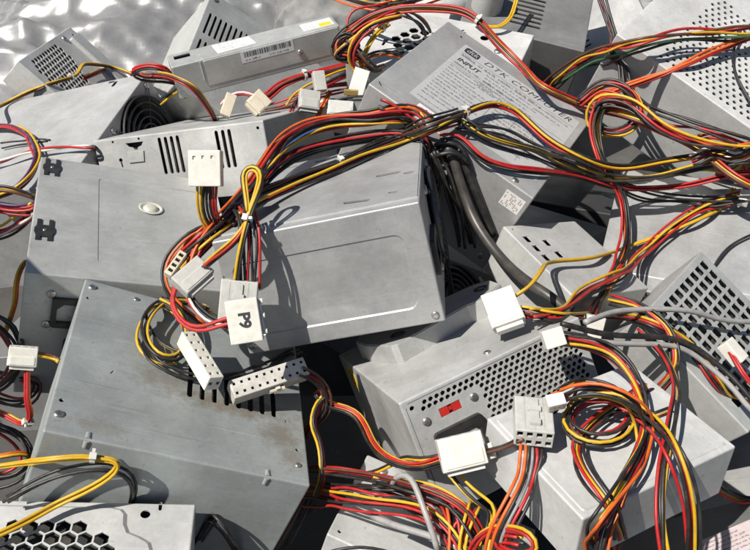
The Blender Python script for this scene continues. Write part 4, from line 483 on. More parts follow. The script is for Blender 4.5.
def bar_bm(bm, p, q, r, k=6):
    p, q = Vector(p) * MM, Vector(q) * MM; d = (q - p).normalized(); a = d.orthogonal().normalized(); b = d.cross(a)
    R1 = [bm.verts.new(p + (a * math.cos(t) + b * math.sin(t)) * r * MM) for t in [2 * math.pi * i / k for i in range(k)]]
    R2 = [bm.verts.new(q + (a * math.cos(t) + b * math.sin(t)) * r * MM) for t in [2 * math.pi * i / k for i in range(k)]]
    for i in range(k): bm.faces.new((R1[i], R1[(i + 1) % k], R2[(i + 1) % k], R2[i]))
    bm.faces.new(list(reversed(R1))); bm.faces.new(R2)
def box_bm(bm, x0, y0, z0, x1, y1, z1):
    r = bmesh.ops.create_cube(bm, size=1.0)
    for v in r['verts']: v.co = Vector(((x0 + x1) / 2 + v.co.x * (x1 - x0), (y0 + y1) / 2 + v.co.y * (y1 - y0), (z0 + z1) / 2 + v.co.z * (z1 - z0))) * MM
def m_grille(rmax, rings=6, r=1.15):
    bm = bmesh.new()
    for i in range(rings): torus_bm(bm, rmax * (i + 1.4) / (rings + .4), r, 3.2)
    for i in range(4):
        a = math.pi / 4 + i * math.pi / 2
        bar_bm(bm, (rmax * .2 * math.cos(a), rmax * .2 * math.sin(a), 1.8), (rmax * 1.18 * math.cos(a), rmax * 1.18 * math.sin(a), 1.8), r)
        torus_c = (rmax * 1.2 * math.cos(a), rmax * 1.2 * math.sin(a))
    return tomesh(bm, 'fan_grille', 50)
def m_fan(R):
    bm = bmesh.new()
    n = 28
    for z0, z1, rr in ((-14, -4, R * .42),):
        lo = [bm.verts.new((rr * math.cos(2 * math.pi * i / n) * MM, rr * math.sin(2 * math.pi * i / n) * MM, z0 * MM)) for i in range(n)]
        hi = [bm.verts.new((rr * math.cos(2 * math.pi * i / n) * MM, rr * math.sin(2 * math.pi * i / n) * MM, z1 * MM)) for i in range(n)]
        for i in range(n): bm.faces.new((lo[i], lo[(i + 1) % n], hi[(i + 1) % n], hi[i]))
        bm.faces.new(hi)
    for b in range(7):
        a0 = 2 * math.pi * b / 7; prev = None
        for k in range(6):
            rr = R * (.42 + .54 * k / 5); sw = .5 * k / 5
            p = bm.verts.new((rr * math.cos(a0 + sw) * MM, rr * math.sin(a0 + sw) * MM, -14 * MM)); q = bm.verts.new((rr * math.cos(a0 + sw + .62) * MM, rr * math.sin(a0 + sw + .62) * MM, -5 * MM))
            if prev: bm.faces.new((prev[0], p, q, prev[1]))
            prev = (p, q)
    return tomesh(bm, 'fan')
def add_fan(case, f, u, v, R, rings=6):
    su, sv = case.size(f)
    case.hole(f, circle(u, v, R, 40)); case.deep[f] = 20
    def later():
        case.part('fan_grille', m_grille(R * .98, rings), ST['wire'], f, u, v, 0.0)
        case.part('fan', m_fan(R * .97), DARKFAN, f, u, v, -2)
        for a in range(4):
            t = math.pi / 4 + a * math.pi / 2; x, y = u + R * 1.22 * math.cos(t), v + R * 1.22 * math.sin(t)
            if 3 < x < su - 3 and 3 < y < sv - 3: screw(case, f, x, y, 1.1)
    return later
def m_inlet():
    """mains inlet: black shroud with a six sided recess and three pins"""
    bm = bmesh.new()
    outer = rrect(-15, -11.5, 15, 11.5, 2.5); inner = [(-11.5, -7.5), (11.5, -7.5), (11.5, 3.5), (7.5, 7.5), (-7.5, 7.5), (-11.5, 3.5)]
    V, T = tri_fill(outer, [inner])
    vs = [bm.verts.new((p[0] * MM, p[1] * MM, 3 * MM)) for p in V]
    for t in T:
        try: bm.faces.new([vs[i] for i in t])
        except ValueError: pass
    def ring(p, z0, z1):
        for i in range(len(p)):
            a, b = p[i], p[(i + 1) % len(p)]
            bm.faces.new([bm.verts.new((x[0] * MM, x[1] * MM, z * MM)) for x, z in ((a, z0), (b, z0), (b, z1), (a, z1))])
    ring(outer, 0, 3); ring(inner, -12, 3); bm.faces.new([bm.verts.new((p[0] * MM, p[1] * MM, -11.9 * MM)) for p in inner])
    for x, y in ((-7, -1.5), (0, 2.2), (7, -1.5)): box_bm(bm, x - 1, y - 2, -11.5, x + 1, y + 2, -1)
    return tomesh(bm, 'mains_inlet', 'recalc')
def print_blocks(lines, name):
    """rows of tiny illegible print: word-sized strokes; lines = (x, y, length, height)"""
    bm = bmesh.new()
    for x, y, ln, h in lines:
        c = x
        while c < x + ln:
            wl = random.uniform(1.0, 4.2) * h; wl = min(wl, x + ln - c)
            k = c
            while k < c + wl:   # letters
                lw = h * random.uniform(.35, .62); hh = h * random.choice((1, 1, .72, .72, .72, 1.0))
                q = random.random()
                if q < .5: rs = ((0, 0, lw * .28, hh), (lw * .6, 0, lw * .85, hh * .9), (0, hh * .75, lw * .8, hh))
                elif q < .8: rs = ((0, 0, lw * .8, hh * .22), (0, 0, lw * .25, hh), (0, hh * .45, lw * .7, hh * .62))
                else: rs = ((lw * .3, 0, lw * .55, hh),)
                for a, b, c2, d2 in rs:
                    vs = [bm.verts.new(((k + p) * MM, (y + q2) * MM, 0)) for p, q2 in ((a, b), (c2, b), (c2, d2), (a, d2))]; bm.faces.new(vs)
                k += lw
            c += wl + h * .7
    return tomesh(bm, name)

# ================================================================ THE SUPPLIES
PS = 'power_supply'
# ---- central supply
c = Case('A', PS, 'central grey supply with a stamped front panel and cables draped over its top', m='hero')
k = c.w / 138.9
S = lambda p: [(x * k, y * k) for x, y in p]
c.emboss('-y', S(rrect(7, 13, 124, 68, 7)), -.7, .9)
# the lid laps over the front lip: raised sheet with a real edge, pierced by lance slots
lid = S(rect(1.2, 9.5, 137.7, 148.6))
c.emboss('+z', lid, .7, .25, [S(slot(108.5, 68.4, 122.5, 68.1, 4.2)), S(slot(128.6, 62.4, 132.3, 62.1, 4)), S(slot(89.2, 23.6, 103.8, 21.1, 4.2)), S(slot(119, 26.8, 122.4, 26.1, 3)), S(circle(110, 123, 1.4, 10)), S(slot(24, 139, 36, 139, 2.4)), S(slot(52, 139, 60, 139, 2.4))])
late = add_fan(c, '+x', 88 * k, 44 * k, 35 * k)
c.build(); late()
c.part('slot_backing', m_plate([(x * k, y * k) for x, y in rect(6, 14, 132, 144)], .3, 'slot_backing'), BLACK, '+z', 0, 0, -3.2)  # black sheet under the lid slots, standing in for their dark inside
for u, v in ((5, 6), (133, 6)): screw(c, '-y', u * k, v * k, .8)
c.part('mains_inlet', m_inlet(), BLACK, '+x', 26 * k, 42 * k)

# ---- grey dimpled supply on the left
c = Case('B', PS, 'flat grey supply on the left with a round rivet dimple and two black slotted cut-outs', m='plain')
fx = c.w / 107.5 if False else None
def mapB(u, v): return u, v
kB = .0
kb = c.d / 134.1
u_ = lambda x: x * kb
def clip(cx, cy, s):   # the black puzzle shaped cut-out
    P = [(-5, -12), (-2, -12), (-2, -8), (2, -8), (2, -12), (5, -12), (5, -6), (6.2, -2), (6.2, 2), (5, 5), (5, 13), (2.2, 13), (2.2, 6), (-2.2, 6), (-2.2, 13), (-5, 13), (-5, 5), (-6.2, 2), (-6.2, -2), (-5, -6)]
    return [(cx + x * s, cy + y * s) for x, y in P]
class Clip: pass
c.emboss('+z', [(u_(x), u_(y)) for x, y in rrect(35.5, 17, 112, 115, 2.5)], -.5, .7,)
c.build()
for cx, cy in ((5.6, 120), (5.4, 43)):
    bmk = m_plate([(x * kb, y * kb) for x, y in clip(0, 0, .88)], 1.0, 'spring_clip', .2)
    o = c.part('spring_clip', bmk, BLACK, '+z', u_(cx) + 2.2, u_(cy), 0, 0)
    screw(c, '+z', u_(cx) + 2.2, u_(cy) - .5, .45, 1.0)
bm = bmesh.new()
prof = [(9.2, .55), (8.6, 1.0), (7.6, .9), (6.6, -.2), (6.0, -.4), (5.4, .2), (4.6, 1.5), (3.0, 2.1), (0.01, 2.2)]
rg = [[bm.verts.new((a * math.cos(2 * math.pi * i / 28) * MM, a * math.sin(2 * math.pi * i / 28) * MM, z * MM)) for i in range(28)] for a, z in prof]
for i in range(len(prof) - 1):
    for j in range(28): bm.faces.new((rg[i][j], rg[i][(j + 1) % 28], rg[i + 1][(j + 1) % 28], rg[i + 1][j]))
RIV = plastic('rivet_putty', (.50, .49, .42), .4, dirt=.15)
c.part('rivet', tomesh(bm, 'rivet', 50), RIV, '+z', u_(66.8), u_(83.8))
c.part('mains_inlet', m_inlet(), BLACK, '-y', u_(58), u_(50)); c.part('mains_inlet', m_inlet(), BLACK, '-y', u_(27), u_(59), 0, 0)
c.part('rocker_switch', m_plate(rrect(-9, -6, 9, 6, 1.5), 2.6, 'rocker_switch', .8), BLACK, '-y', u_(30), u_(36))
for u, v in ((13, 50), (46, 68), (14, 70)): screw(c, '-y', u_(u), u_(v), 1.0)

# ---- scuffed supply bottom left
c = Case('C', PS, 'scuffed grey supply at the lower left with black slots and brown grime', m='scuff')
kc = c.w / 154.6
q = lambda p: [(x * kc, y * kc) for x, y in p]
for i in range(8):
    x = 77.8 + i * 8.0
    c.hole('+z', q(slot(x, 82, x, 55.5 - i * .05, 3.6)))
c.hole('+z', q(circle(5.2, 26, 1.5, 10)), q(circle(4.9, 127.8, 1.3, 8)), q(circle(148, 28, 1.3, 8)), q(circle(142, 52, 1.0, 8)))
c.pocket('+z', q(slot(29, 58.6, 30, 60.6, 1.6)), .5)
c.build()
for u, v in ((5.8, 141), (5.6, 14.6), (147.6, 14.8), (36, 141)): screw(c, '+z', u * kc, v * kc, .85 if u < 30 else .62)
for u in (23.4, 127.5):     # little pressed lumps straddling the folded edge
    for f, v, p, q2 in (('+z', 0, (0, 5, -.9), (0, .8, -.7)), ('-y', c.h, (0, -5.5, -.9), (0, -.8, -.7))):
        bm = bmesh.new(); bar_bm(bm, p, q2, 1.7, 14)
        c.part('pressed_lump', tomesh(bm, 'pressed_lump', 60), c.m, f, u * kc, v, 0)

# ---- honeycomb supply lower right
c = Case('D', PS, 'honeycomb vented supply at the lower right with a yellow sticker and a red voltage switch', m='bright')
kd = c.d / (143.3 * (1 - .09) / (1 - .01)) if False else (c.h / 75.7)
q = lambda p: [(x * kd, y * kd) for x, y in p]
W = c.w / kd; H = c.h / kd
c.hole('-y', *[q(p) for p in hexfield(12.5, 66.5, 50, 72, 3.95, 1.62)])
c.hole('-y', *[q(p) for p in hexfield(46, 9, W - 5, 72, 3.95, 1.62, lambda x, y: x > 48.5 + (60 - y) * .02)][-420:])
c.hole('-y', q(circle(6.2, 69.6, 1.5, 10)))
c.hole('-y', q(rect(20.4, 56.6, 34, 62.2)))
for sg_ in (slot(3, 4, 3, H - 5, .7), slot(5, H - 2.6, W - 5, H - 2.6, .6)): c.pocket('-y', q(sg_), .6)
c.pocket('+z', q(slot(58.5, 45.4, 67.5, 46.6, 2.6)), 1)
for x, y in ((38, 24), (43, 27), (50, 30), (54, 33), (69, 40), (24, 13)): c.pocket('+z', q(circle(x, y, .8, 8)), .3)
c.build()
for u, v in ((11.4, 58.7), (42.8, 59.6)): screw(c, '-y', u * kd, v * kd, .8)
screw(c, '+z', 64 * kd, 12.5 * kd, .75)
bm = bmesh.new(); box_bm(bm, -6.4, -2.5, -2.2, -1.0, 2.5, -.3); box_bm(bm, 1.2, -2.5, -2.2, 6.4, 2.5, -.3); box_bm(bm, -6.6, -2.7, -3.4, 6.6, 2.7, -2.2); box_bm(bm, -.9, -1, -2.3, 1.1, 1.4, -.9)
me = tomesh(bm, 'voltage_switch')
c.part('voltage_switch', me, REDP, '-y', 27.2 * kd, 59.4 * kd, 0)
c.part('mains_inlet', m_inlet(), BLACK, '-y', 27.5 * kd, 38 * kd)
# yellow warning sticker wrapped on the left face
st = c.part('warning_sticker', m_plate([(x * 11 * kd, y * 8.4 * kd) for x, y in circle(0, 0, 1, 26)], .12, 'warning_sticker'), YELP, '-x', c.d - 23, c.h - 12, .05, label='yellow oval warning sticker')
bm = bmesh.new(); torus_bm(bm, 5.0 * kd, .55, 0, 28, 6); bar_bm(bm, (-3.4 * kd, -3.4 * kd, 0), (3.4 * kd, 3.4 * kd, 0), .5); bar_bm(bm, (-1.2, -2.8, 0), (.2, 3.0, 0), .5); bar_bm(bm, (.2, 3.0, 0), (1.4, .2, 0), .4)
for v in bm.verts: v.co.z = .16 * MM + v.co.z * .05
c.part('printed_symbol', tomesh(bm, 'printed_symbol'), INK, '-x', c.d - 23, c.h - 12, .05, parent=st)
# raised mounting flange: a plateau 13 mm above the cover with a stepped front wall and a pointed ear
fl = [(10, 112), (12, 92), (22, 66), (26, 63), (60, 72), (84, 78), (96, 74), (W - 4, 92), (W - 3, 112), (W - 14, H + 44), (14, H + 44)]
fl = [(x, min(y, c.d / kd - 2)) for x, y in fl]
fme = m_plate([(x * kd, y * kd) for x, y in fl], 13 * kd, 'mounting_flange', .8)
fo = c.part('mounting_flange', fme, c.m, '+z', 0, 0, 0)
for u, v in ((33, 82), (W - 16, 100)):
    bm = bmesh.new(); rgs = [[bm.verts.new((a * math.cos(2 * math.pi * i / 24) * MM, a * math.sin(2 * math.pi * i / 24) * MM, z * MM)) for i in range(24)] for a, z in ((5.2, 0), (5.0, .7), (3.6, .9), (3.4, -.2), (.01, -.3))]
    for i in range(4):
        for j in range(24): bm.faces.new((rgs[i][j], rgs[i][(j + 1) % 24], rgs[i + 1][(j + 1) % 24], rgs[i + 1][j]))
    c.part('grommet', tomesh(bm, 'grommet', 40), DARKFAN, '+z', u * kd, v * kd, 13 * kd, parent=fo)

# ---- labelled supply upper right
c = Case('E', PS, 'blue grey supply at the upper right with a large printed rating label on top', m='cool')
ke = c.w / 158.7
c.hole('+z', circle(20.4 * ke, 140.5 * ke * .98, 1.4, 8), slot(5 * ke, 10 * ke, 8 * ke, 8 * ke, 1.8))
c.hole('-y', *[slot((30 + i * 7) * ke, 20 * ke, (30 + i * 7) * ke, 50 * ke, 3.4 * ke) for i in range(9)])
c.build()
screw(c, '+z', 138.6 * ke, 6 * ke, .8); screw(c, '-y', 150 * ke, 12 * ke, .9)
lab = c.part('rating_label', m_plate([(x * ke, y * ke) for x, y in rrect(28, 21, 152, 131, 1.5)], .12, 'rating_label'), SILVER, '+z', 0, 0, .04, label='large printed rating label')
UP = .19
TX = lambda s, size, u, v, **kw: c.part('printed_text', m_text(s, size * ke, 'printed_text', **kw), INK, '+z', u * ke, v * ke, UP, parent=lab)
lg = c.part('maker_badge', m_plate([(x * ke, y * ke) for x, y in rrect(31.5, 119.5, 46.5, 128.8, 2.5)], .02, 'maker_badge'), INK, '+z', 0, 0, UP - .02, parent=lab)
c.part('printed_text', m_text('dtk', 9 * ke, 'printed_text', shear=.2, align='CENTER'), SILVER, '+z', 39 * ke, 124.4 * ke, UP + .03, parent=lab)
TX('DTK COMPUTER', 9.6, 52, 124, shear=.3, width=92 * ke, spacing=1.1)
TX('INPUT', 8.0, 33, 104.5, bold=.22, shear=.15)
TX('OUTPUT', 8.0, 86, 84, bold=.22, shear=.15)
blk = [(33, 111.6, 84, 3.6), (33, 95.6, 62, 3.4)]
for i in range(5): blk.append((62, 107 - i * 5.2, 46 + (i % 2) * 8, 2.1))
for i in range(12): blk.append((33, 89 - i * 5.1, (44, 48, 30, 46, 49, 36, 47, 44, 48, 22, 45, 40)[i], 1.9))
for i in range(9): blk.append((88, 75 - i * 5.3, 58 - (i * 7) % 20, 2.0))
blk += [(33, 25.5, 70, 1.6), (112, 112, 34, 2), (112, 106, 28, 2)]
me = print_blocks([(x * ke, y * ke, l * ke, h * ke) for x, y, l, h in blk], 'fine_print')
c.part('fine_print', me, GREYINK, '+z', 0, 0, UP, parent=lab)
bm = bmesh.new()
for x0, y0, x1, y1 in ((31, 92.6, 84, 93.0), (84.4, 22, 84.8, 90), (84.4, 79.2, 150, 79.6), (84.4, 89.8, 150, 90.2), (31, 116.8, 150, 117.2), (108, 27, 108.3, 79), (128, 27, 128.3, 79)): box_bm(bm, x0 * ke, y0 * ke, 0, x1 * ke, y1 * ke, .02)
c.part('printed_rules', tomesh(bm, 'printed_rules'), GREYINK, '+z', 0, 0, UP, parent=lab)
w = c.part('serial_sticker', m_plate([(x * ke, y * ke) for x, y in rect(40, 8.3, 58.2, 17.6)], .12, 'serial_sticker'), WHITEP, '+z', 0, 0, .05, label='small white sticker')
c.part('fine_print', print_blocks([((42) * ke, 12 * ke, 11 * ke, 3.0 * ke)], 'fine_print'), INK, '+z', 0, 0, .19, parent=w)
w = c.part('barcode_sticker', m_plate(rect(-8, -7, 8, 7), .12, 'barcode_sticker'), WHITEP, '-y', c.w - 11, c.h - 13, .05, label='square barcode sticker')
bm = bmesh.new()
for i in range(9):
    for j in range(8):
        if random.random() < .5: box_bm(bm, -7 + i * 1.55, -6 + j * 1.5, 0, -7 + i * 1.55 + 1.0, -6 + j * 1.5 + .9, .02)
BROWNINK = mat('brown_ink', (.30, .17, .12), .6)
c.part('fine_print', tomesh(bm, 'fine_print'), BROWNINK, '-y', c.w - 11, c.h - 13, .19, parent=w)

# ---- small slotted box at the right
c = Case('G', 'slotted_box', 'small pale box with square holes half hidden at the right beside the barcode sticker', 'metal box', m='bright')
for u, v in ((14, 10), (25, 10), (36, 10), (20, 24), (34, 24)): c.hole('+z', rect(u, v - 2.5, u + 7, v + 2.5))
c.hole('+z', circle(5, 6, 1.2, 8))
c.build()

# ---- long slim supply
c = Case('H', PS, 'long slim grey supply at the top carrying barcode labels and a white sheet label', m='plain')
kx = c.w / 149.2; kz = c.h / 29.7; ky = c.d / 25.2
c.emboss('-y', rrect(27 * kx, 1.2, c.w - 1.5, c.h - 1.2, 1), .5, .4)
c.emboss('+z', rrect(26 * kx, 1.2, c.w - 1.5, c.d - 1.2, 1), .5, .4)
c.hole('+z', rect(5 * kx, 13 * ky, 19 * kx, 20 * ky))
c.build()
bm = bmesh.new(); bar_bm(bm, (0, -9, .2), (0, 9, .2), .8)
c.part('pressed_rib', tomesh(bm, 'pressed_rib'), c.m, '-y', 24.5 * kx, 20 * kz)
bm = bmesh.new(); box_bm(bm, 27, 0, 0, c.w - 1, .5, .6)
c.part('seam', tomesh(bm, 'seam'), ST['dark'], '-y', 0, 5.5, .2)
w = c.part('barcode_label', m_plate([(x * kx, y * kz) for x, y in rect(59, 17.8, 106, 28)], .12, 'barcode_label'), WHITEP, '-y', 0, 0, .55, label='wide white barcode label')
bm = bmesh.new(); x = 62
while x < 103:
    wd = random.choice((.35, .35, .7, 1.0)); box_bm(bm, x * kx, 22.4 * kz, 0, (x + wd) * kx, 27 * kz, .02); x += wd + random.choice((.4, .5, .8))
c.part('barcode', tomesh(bm, 'barcode'), INK, '-y', 0, 0, .69, parent=w)
c.part('fine_print', print_blocks([(62 * kx, 19 * kz, 14, 1.8), (84 * kx, 19 * kz, 18, 1.8)], 'fine_print'), INK, '-y', 0, 0, .69, parent=w)
w = c.part('paper_label', m_plate([(x * kx, min(y * ky, c.d - 1.6)) for x, y in ((39, 22), (72.3, 22), (75.3, 5), (41.1, 3))], .12, 'paper_label'), WHITEP, '+z', 0, 0, .55, label='white paper label on the top')
c.part('fine_print', print_blocks([(44 * kx, (7 + i * 4.4) * ky, 24 - i % 2 * 6, 1.6) for i in range(4)], 'fine_print'), GREYINK, '+z', 0, 0, .69, parent=w)
w = c.part('paper_label', m_plate([(x * kx, min(y * ky, c.d - 1.6)) for x, y in rect(118, 4, 146, 19)], .12, 'paper_label'), WHITEP, '+z', 0, 0, .55, label='white label with a yellow corner')
c.part('yellow_mark', m_plate([(x * kx, y * ky) for x, y in rect(133, 5, 144, 12)], .03, 'yellow_mark'), YELP, '+z', 0, 0, .68, parent=w)
c.part('fine_print', print_blocks([(120 * kx, (6 + i * 3.6) * ky, 10, 1.4) for i in range(4)], 'fine_print'), GREYINK, '+z', 0, 0, .69, parent=w)
screw(c, '-y', 110.7 * kx, 14.6 * kz, .9, .5)

# ---- slotted corner behind the slim supply
c = Case('I', PS, 'grey supply with a comb of slanted slots behind the long slim one', m='plain')
ki = c.w / 140.2
oy = c.d - 142.0 * (.98 if False else 1) * ki
for i in range(10):
    x = 7 + i * 5.6
    c.hole('+z', slot(x * ki, c.d - 26 * ki + i * .55, x * ki, c.d - 50 * ki + i * .55, 2.9))
    if i < 8: c.hole('+z', slot(x * ki, c.d - 60 * ki, x * ki, c.d - 80 * ki, 2.9))
c.build(); screw(c, '+z', 6, c.d - 8)

# ---- fan grille supply upper left
c = Case('J', PS, 'bright tilted supply at the upper left with a fan grille on its shaded end', m='tilted')
kj = c.h / 91.8
late = add_fan(c, '+x', c.d - 50, c.h - 47, 45, 6)
c.hole('+z', rect(c.w - 37 * kj, c.d - 6, c.w - 31 * kj, c.d - 2.2), slot(c.w - 34, c.d - 6, c.w - 34, c.d - 13, 4))
c.build(); late()

# ---- slotted supply in the middle
c = Case('L', PS, 'pale supply lying behind the dimpled one with two groups of upright vent slots', m='bright')
kl = c.w / 141.9
q = lambda p: [(x * kl, c.h - (48.8 - y) * kl) for x, y in p]
for x in (57.0, 62.2, 67.2, 72.2, 104.2, 109.4, 114.4): c.hole('-y', q(slot(x, 44.3, x, 20, 2.7)))
c.hole('-y', q([(27.6, 44.2), (43.2, 44.2), (41, 41.4), (38, 40.6), (37, 38.8), (34.6, 38.8), (33.4, 40.6), (30, 41.4)]), q(circle(17, 46.2, 1.0, 8)), q(circle(39.9, 46.4, 1.0, 8)), q(circle(20.5, 32.4, 1.6, 10)), q(slot(20.6, 31, 20.9, 27.5, 1.2)), q(circle(137, 44, 1.2, 8)), q(circle(138, 25, 1.2, 8)))
c.build()
fp = c.part('folded_tab', m_plate([(x * kl, (y) * kl) for x, y in ((-7, -5), (6, -5), (7.5, 3), (-7.5, 3))], .8, 'folded_tab', .2), c.m, '-y', 35 * kl, c.h - 14 * kl, .4)
c.part('foil_label', m_plate(rect(-16, -14, 16, 14), .15, 'foil_label'), SILVER, '+x', 40, c.h / 2, .05)

# ---- honeycomb bracket at the upper left corner
c = Case('K', PS, 'pale pierced supply with small honeycomb holes at the far upper left', m='white')
kk = c.w / 145.0
cx, cy = 52, c.d - 26
c.hole('+z', *hexfield(8, c.d - 70, 100, c.d - 6, 7.0, 3.15, lambda x, y: (x - cx) ** 2 + ((y - cy)) ** 2 < 38 ** 2))
c.hole('+z', circle(c.w - 12, c.d - 10, 2.2, 12))
c.build()
c.part('bracket_plate', m_plate(rrect(-12, -42, 12, 34, 2), 5, 'bracket_plate', .8), c.m, '+z', c.w - 18, c.d - 46, 0)
screw(c, '+z', c.w - 36, c.d - 8, 1.2)

# ---- plate with big hexagons, bottom left
c = Case('N', PS, 'pale supply at the bottom left corner with a round field of big hexagon holes', m='white')
kn = c.w / 153.9
q = lambda p: [(x * kn, y * kn + (c.d - 142.3 * kn)) for x, y in p]
hx = [q(p) for p in hexfield(6.4, 20.2, 140, 128, 9.75, 5.0, lambda x, y: (x - 66) ** 2 + (y - 68) ** 2 < 59 ** 2)]
c.emboss('+z', q([(2.5, 8), (132, 8), (132, 104), (129, 112), (122, 116.5), (115, 119.5), (112.5, 125), (111.5, 133), (108, 137), (101, 138.4), (2.5, 138.6)]), 1.5, 2.0, hx)
c.hole('+z', q(slot(131.2, 142, 131.4, 137.5, 2.2)), q(circle(122.7, 133.4, 3.2, 14)))
c.build()
for x, y in ((14, 14), (118, 14), (14, 122)): screw(c, '+z', x * kn, y * kn + c.d - 142.3 * kn, 1.2, 1.5)

# ---- light plate bottom centre
c = Case('O', PS, 'bare pale supply corner poking out of the cables at the bottom centre', m='white'); c.hole('+z', circle(6, 6, 1.3, 8)); c.build(); screw(c, '+z', 14, c.d - 10)
# ---- light box lower right
c = Case('P', 'connector_box', 'light box at the lower right carrying a translucent plug with orange wires', 'metal box', m='white')
c.hole('-x', rect(8, c.h - 24, 22, c.h - 8)); c.emboss('+z', rrect(3, 3, c.w - 3, c.d - 3, 2), .5, .5)
c.build()
# ---- pierced white supply behind the labelled one
c = Case('M', PS, 'white supply behind the labelled one with a cluster of hexagon holes under the cables', m='white')
km = c.w / 154.9
c.hole('+z', *hexfield(22 * km, 8, 90 * km, c.d - 6, 10.8, 4.9, lambda x, y: (x - 56 * km) ** 2 + (y - c.d * .46) ** 2 < 25 ** 2))
c.hole('+z', circle(112 * km, c.d * .78, 4.2, 16), slot(25 * km, 32, 25 * km, 40, 2.6), circle(25 * km, 40, 2.6, 10))
c.build(); screw(c, '+z', 130 * km, c.d * .6, 1.2)
# ---- grey box far top
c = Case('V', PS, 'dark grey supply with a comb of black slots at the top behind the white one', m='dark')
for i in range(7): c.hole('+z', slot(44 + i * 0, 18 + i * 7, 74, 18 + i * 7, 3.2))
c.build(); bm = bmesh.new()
n = 24; a = [bm.verts.new((15 * math.cos(2 * math.pi * i / n) * MM, 15 * math.sin(2 * math.pi * i / n) * MM, 0)) for i in range(n)]; b = [bm.verts.new((14 * math.cos(2 * math.pi * i / n) * MM, 14 * math.sin(2 * math.pi * i / n) * MM, 26 * MM)) for i in range(n)]
for i in range(n): bm.faces.new((a[i], a[(i + 1) % n], b[(i + 1) % n], b[i]))
bm.faces.new(b); c.part('round_cap', tomesh(bm, 'round_cap', 40), ST['plain'], '+z', 20, 30, 0)
c = Case('W', PS, 'pale supply lying on edge far back between the dark slotted one and the pierced panel', m='bright'); c.hole('+z', *[slot(20 + i * 8, 40, 20 + i * 8, 70, 3.4) for i in range(7)]); c.build()
# ---- pierced panel at the right edge
c = Case('Q', PS, 'white supply at the right edge whose top is pierced all over with small round holes', m='white')
c.hole('+z', *hexfield(38, 8, c.w - 8, c.d - 8, 6.3, 1.75)[:300]); c.build()
# ---- grey plain supply right edge
c = Case('S', PS, 'plain warm grey supply at the right edge beneath yellow and red wire ends', m='hero'); c.emboss('+z', rrect(14, 14, c.w - 14, c.d - 14, 6), .5, .8); c.build()
for u, v in ((6, 6), (c.w - 6, c.d - 6)): screw(c, '+z', u, v, .8)
# ---- mesh grille right edge
c = Case('T', PS, 'supply with a coarse square mesh vent at the right edge', m='plain')
n = 0
for i in range(int((c.w - 10) // 8.4)):
    for j in range(int((c.d - 8) // 8.4)): c.hole('+z', rrect(5 + i * 8.4, c.d - 6 - j * 8.4 - 6.4, 5 + i * 8.4 + 6.4, c.d - 6 - j * 8.4, .8, 2))
c.build()
c = Case('U', PS, 'clean light grey supply at the lower right edge below the sagging sheathed cable', m='bright'); c.emboss('+z', rrect(10, 10, c.w - 10, c.d - 10, 6), .5, .8); c.build()
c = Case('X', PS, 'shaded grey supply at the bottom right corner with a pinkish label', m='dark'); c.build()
w = c.part('paper_label', m_plate(rect(0, 0, 40, 26), .12, 'paper_label'), plastic('pink_label', (.62, .52, .52), .6, dirt=.1), '+z', c.w * .52, c.d * .55, .05, rot=.3, label='pinkish paper label')
c.part('fine_print', print_blocks([(3, 4 + i * 4, 33 - i * 3, 1.6) for i in range(5)], 'fine_print'), GREYINK, '+z', c.w * .52, c.d * .55, .19, rot=.3, parent=w)
# ---- dark fan supply in the gap
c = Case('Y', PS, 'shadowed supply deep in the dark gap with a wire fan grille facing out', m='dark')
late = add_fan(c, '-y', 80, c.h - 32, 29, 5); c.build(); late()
# ---- buried lower layer, coloured near black to stand for shade in the gaps
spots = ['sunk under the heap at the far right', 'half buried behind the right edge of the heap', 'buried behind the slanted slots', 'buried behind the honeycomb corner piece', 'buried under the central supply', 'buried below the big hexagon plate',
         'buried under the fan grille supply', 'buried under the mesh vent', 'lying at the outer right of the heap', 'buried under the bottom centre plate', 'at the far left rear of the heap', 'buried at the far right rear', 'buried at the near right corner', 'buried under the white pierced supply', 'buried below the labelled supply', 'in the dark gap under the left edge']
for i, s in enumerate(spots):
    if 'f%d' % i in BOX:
        c = Case('f%d' % i, PS, 'filler supply, darkened for gap shade, ' + s, m=GAP_SHADE if i not in (8, 11, 12) else 'dark'); c.build()

c = Case('Z', PS, 'added grey supply out of view at the left, shading the front of the dimpled one', m='plain'); c.build(); screw(c, '+z', 8, 8)  # added outside the view to throw shade on the dimpled supply's front

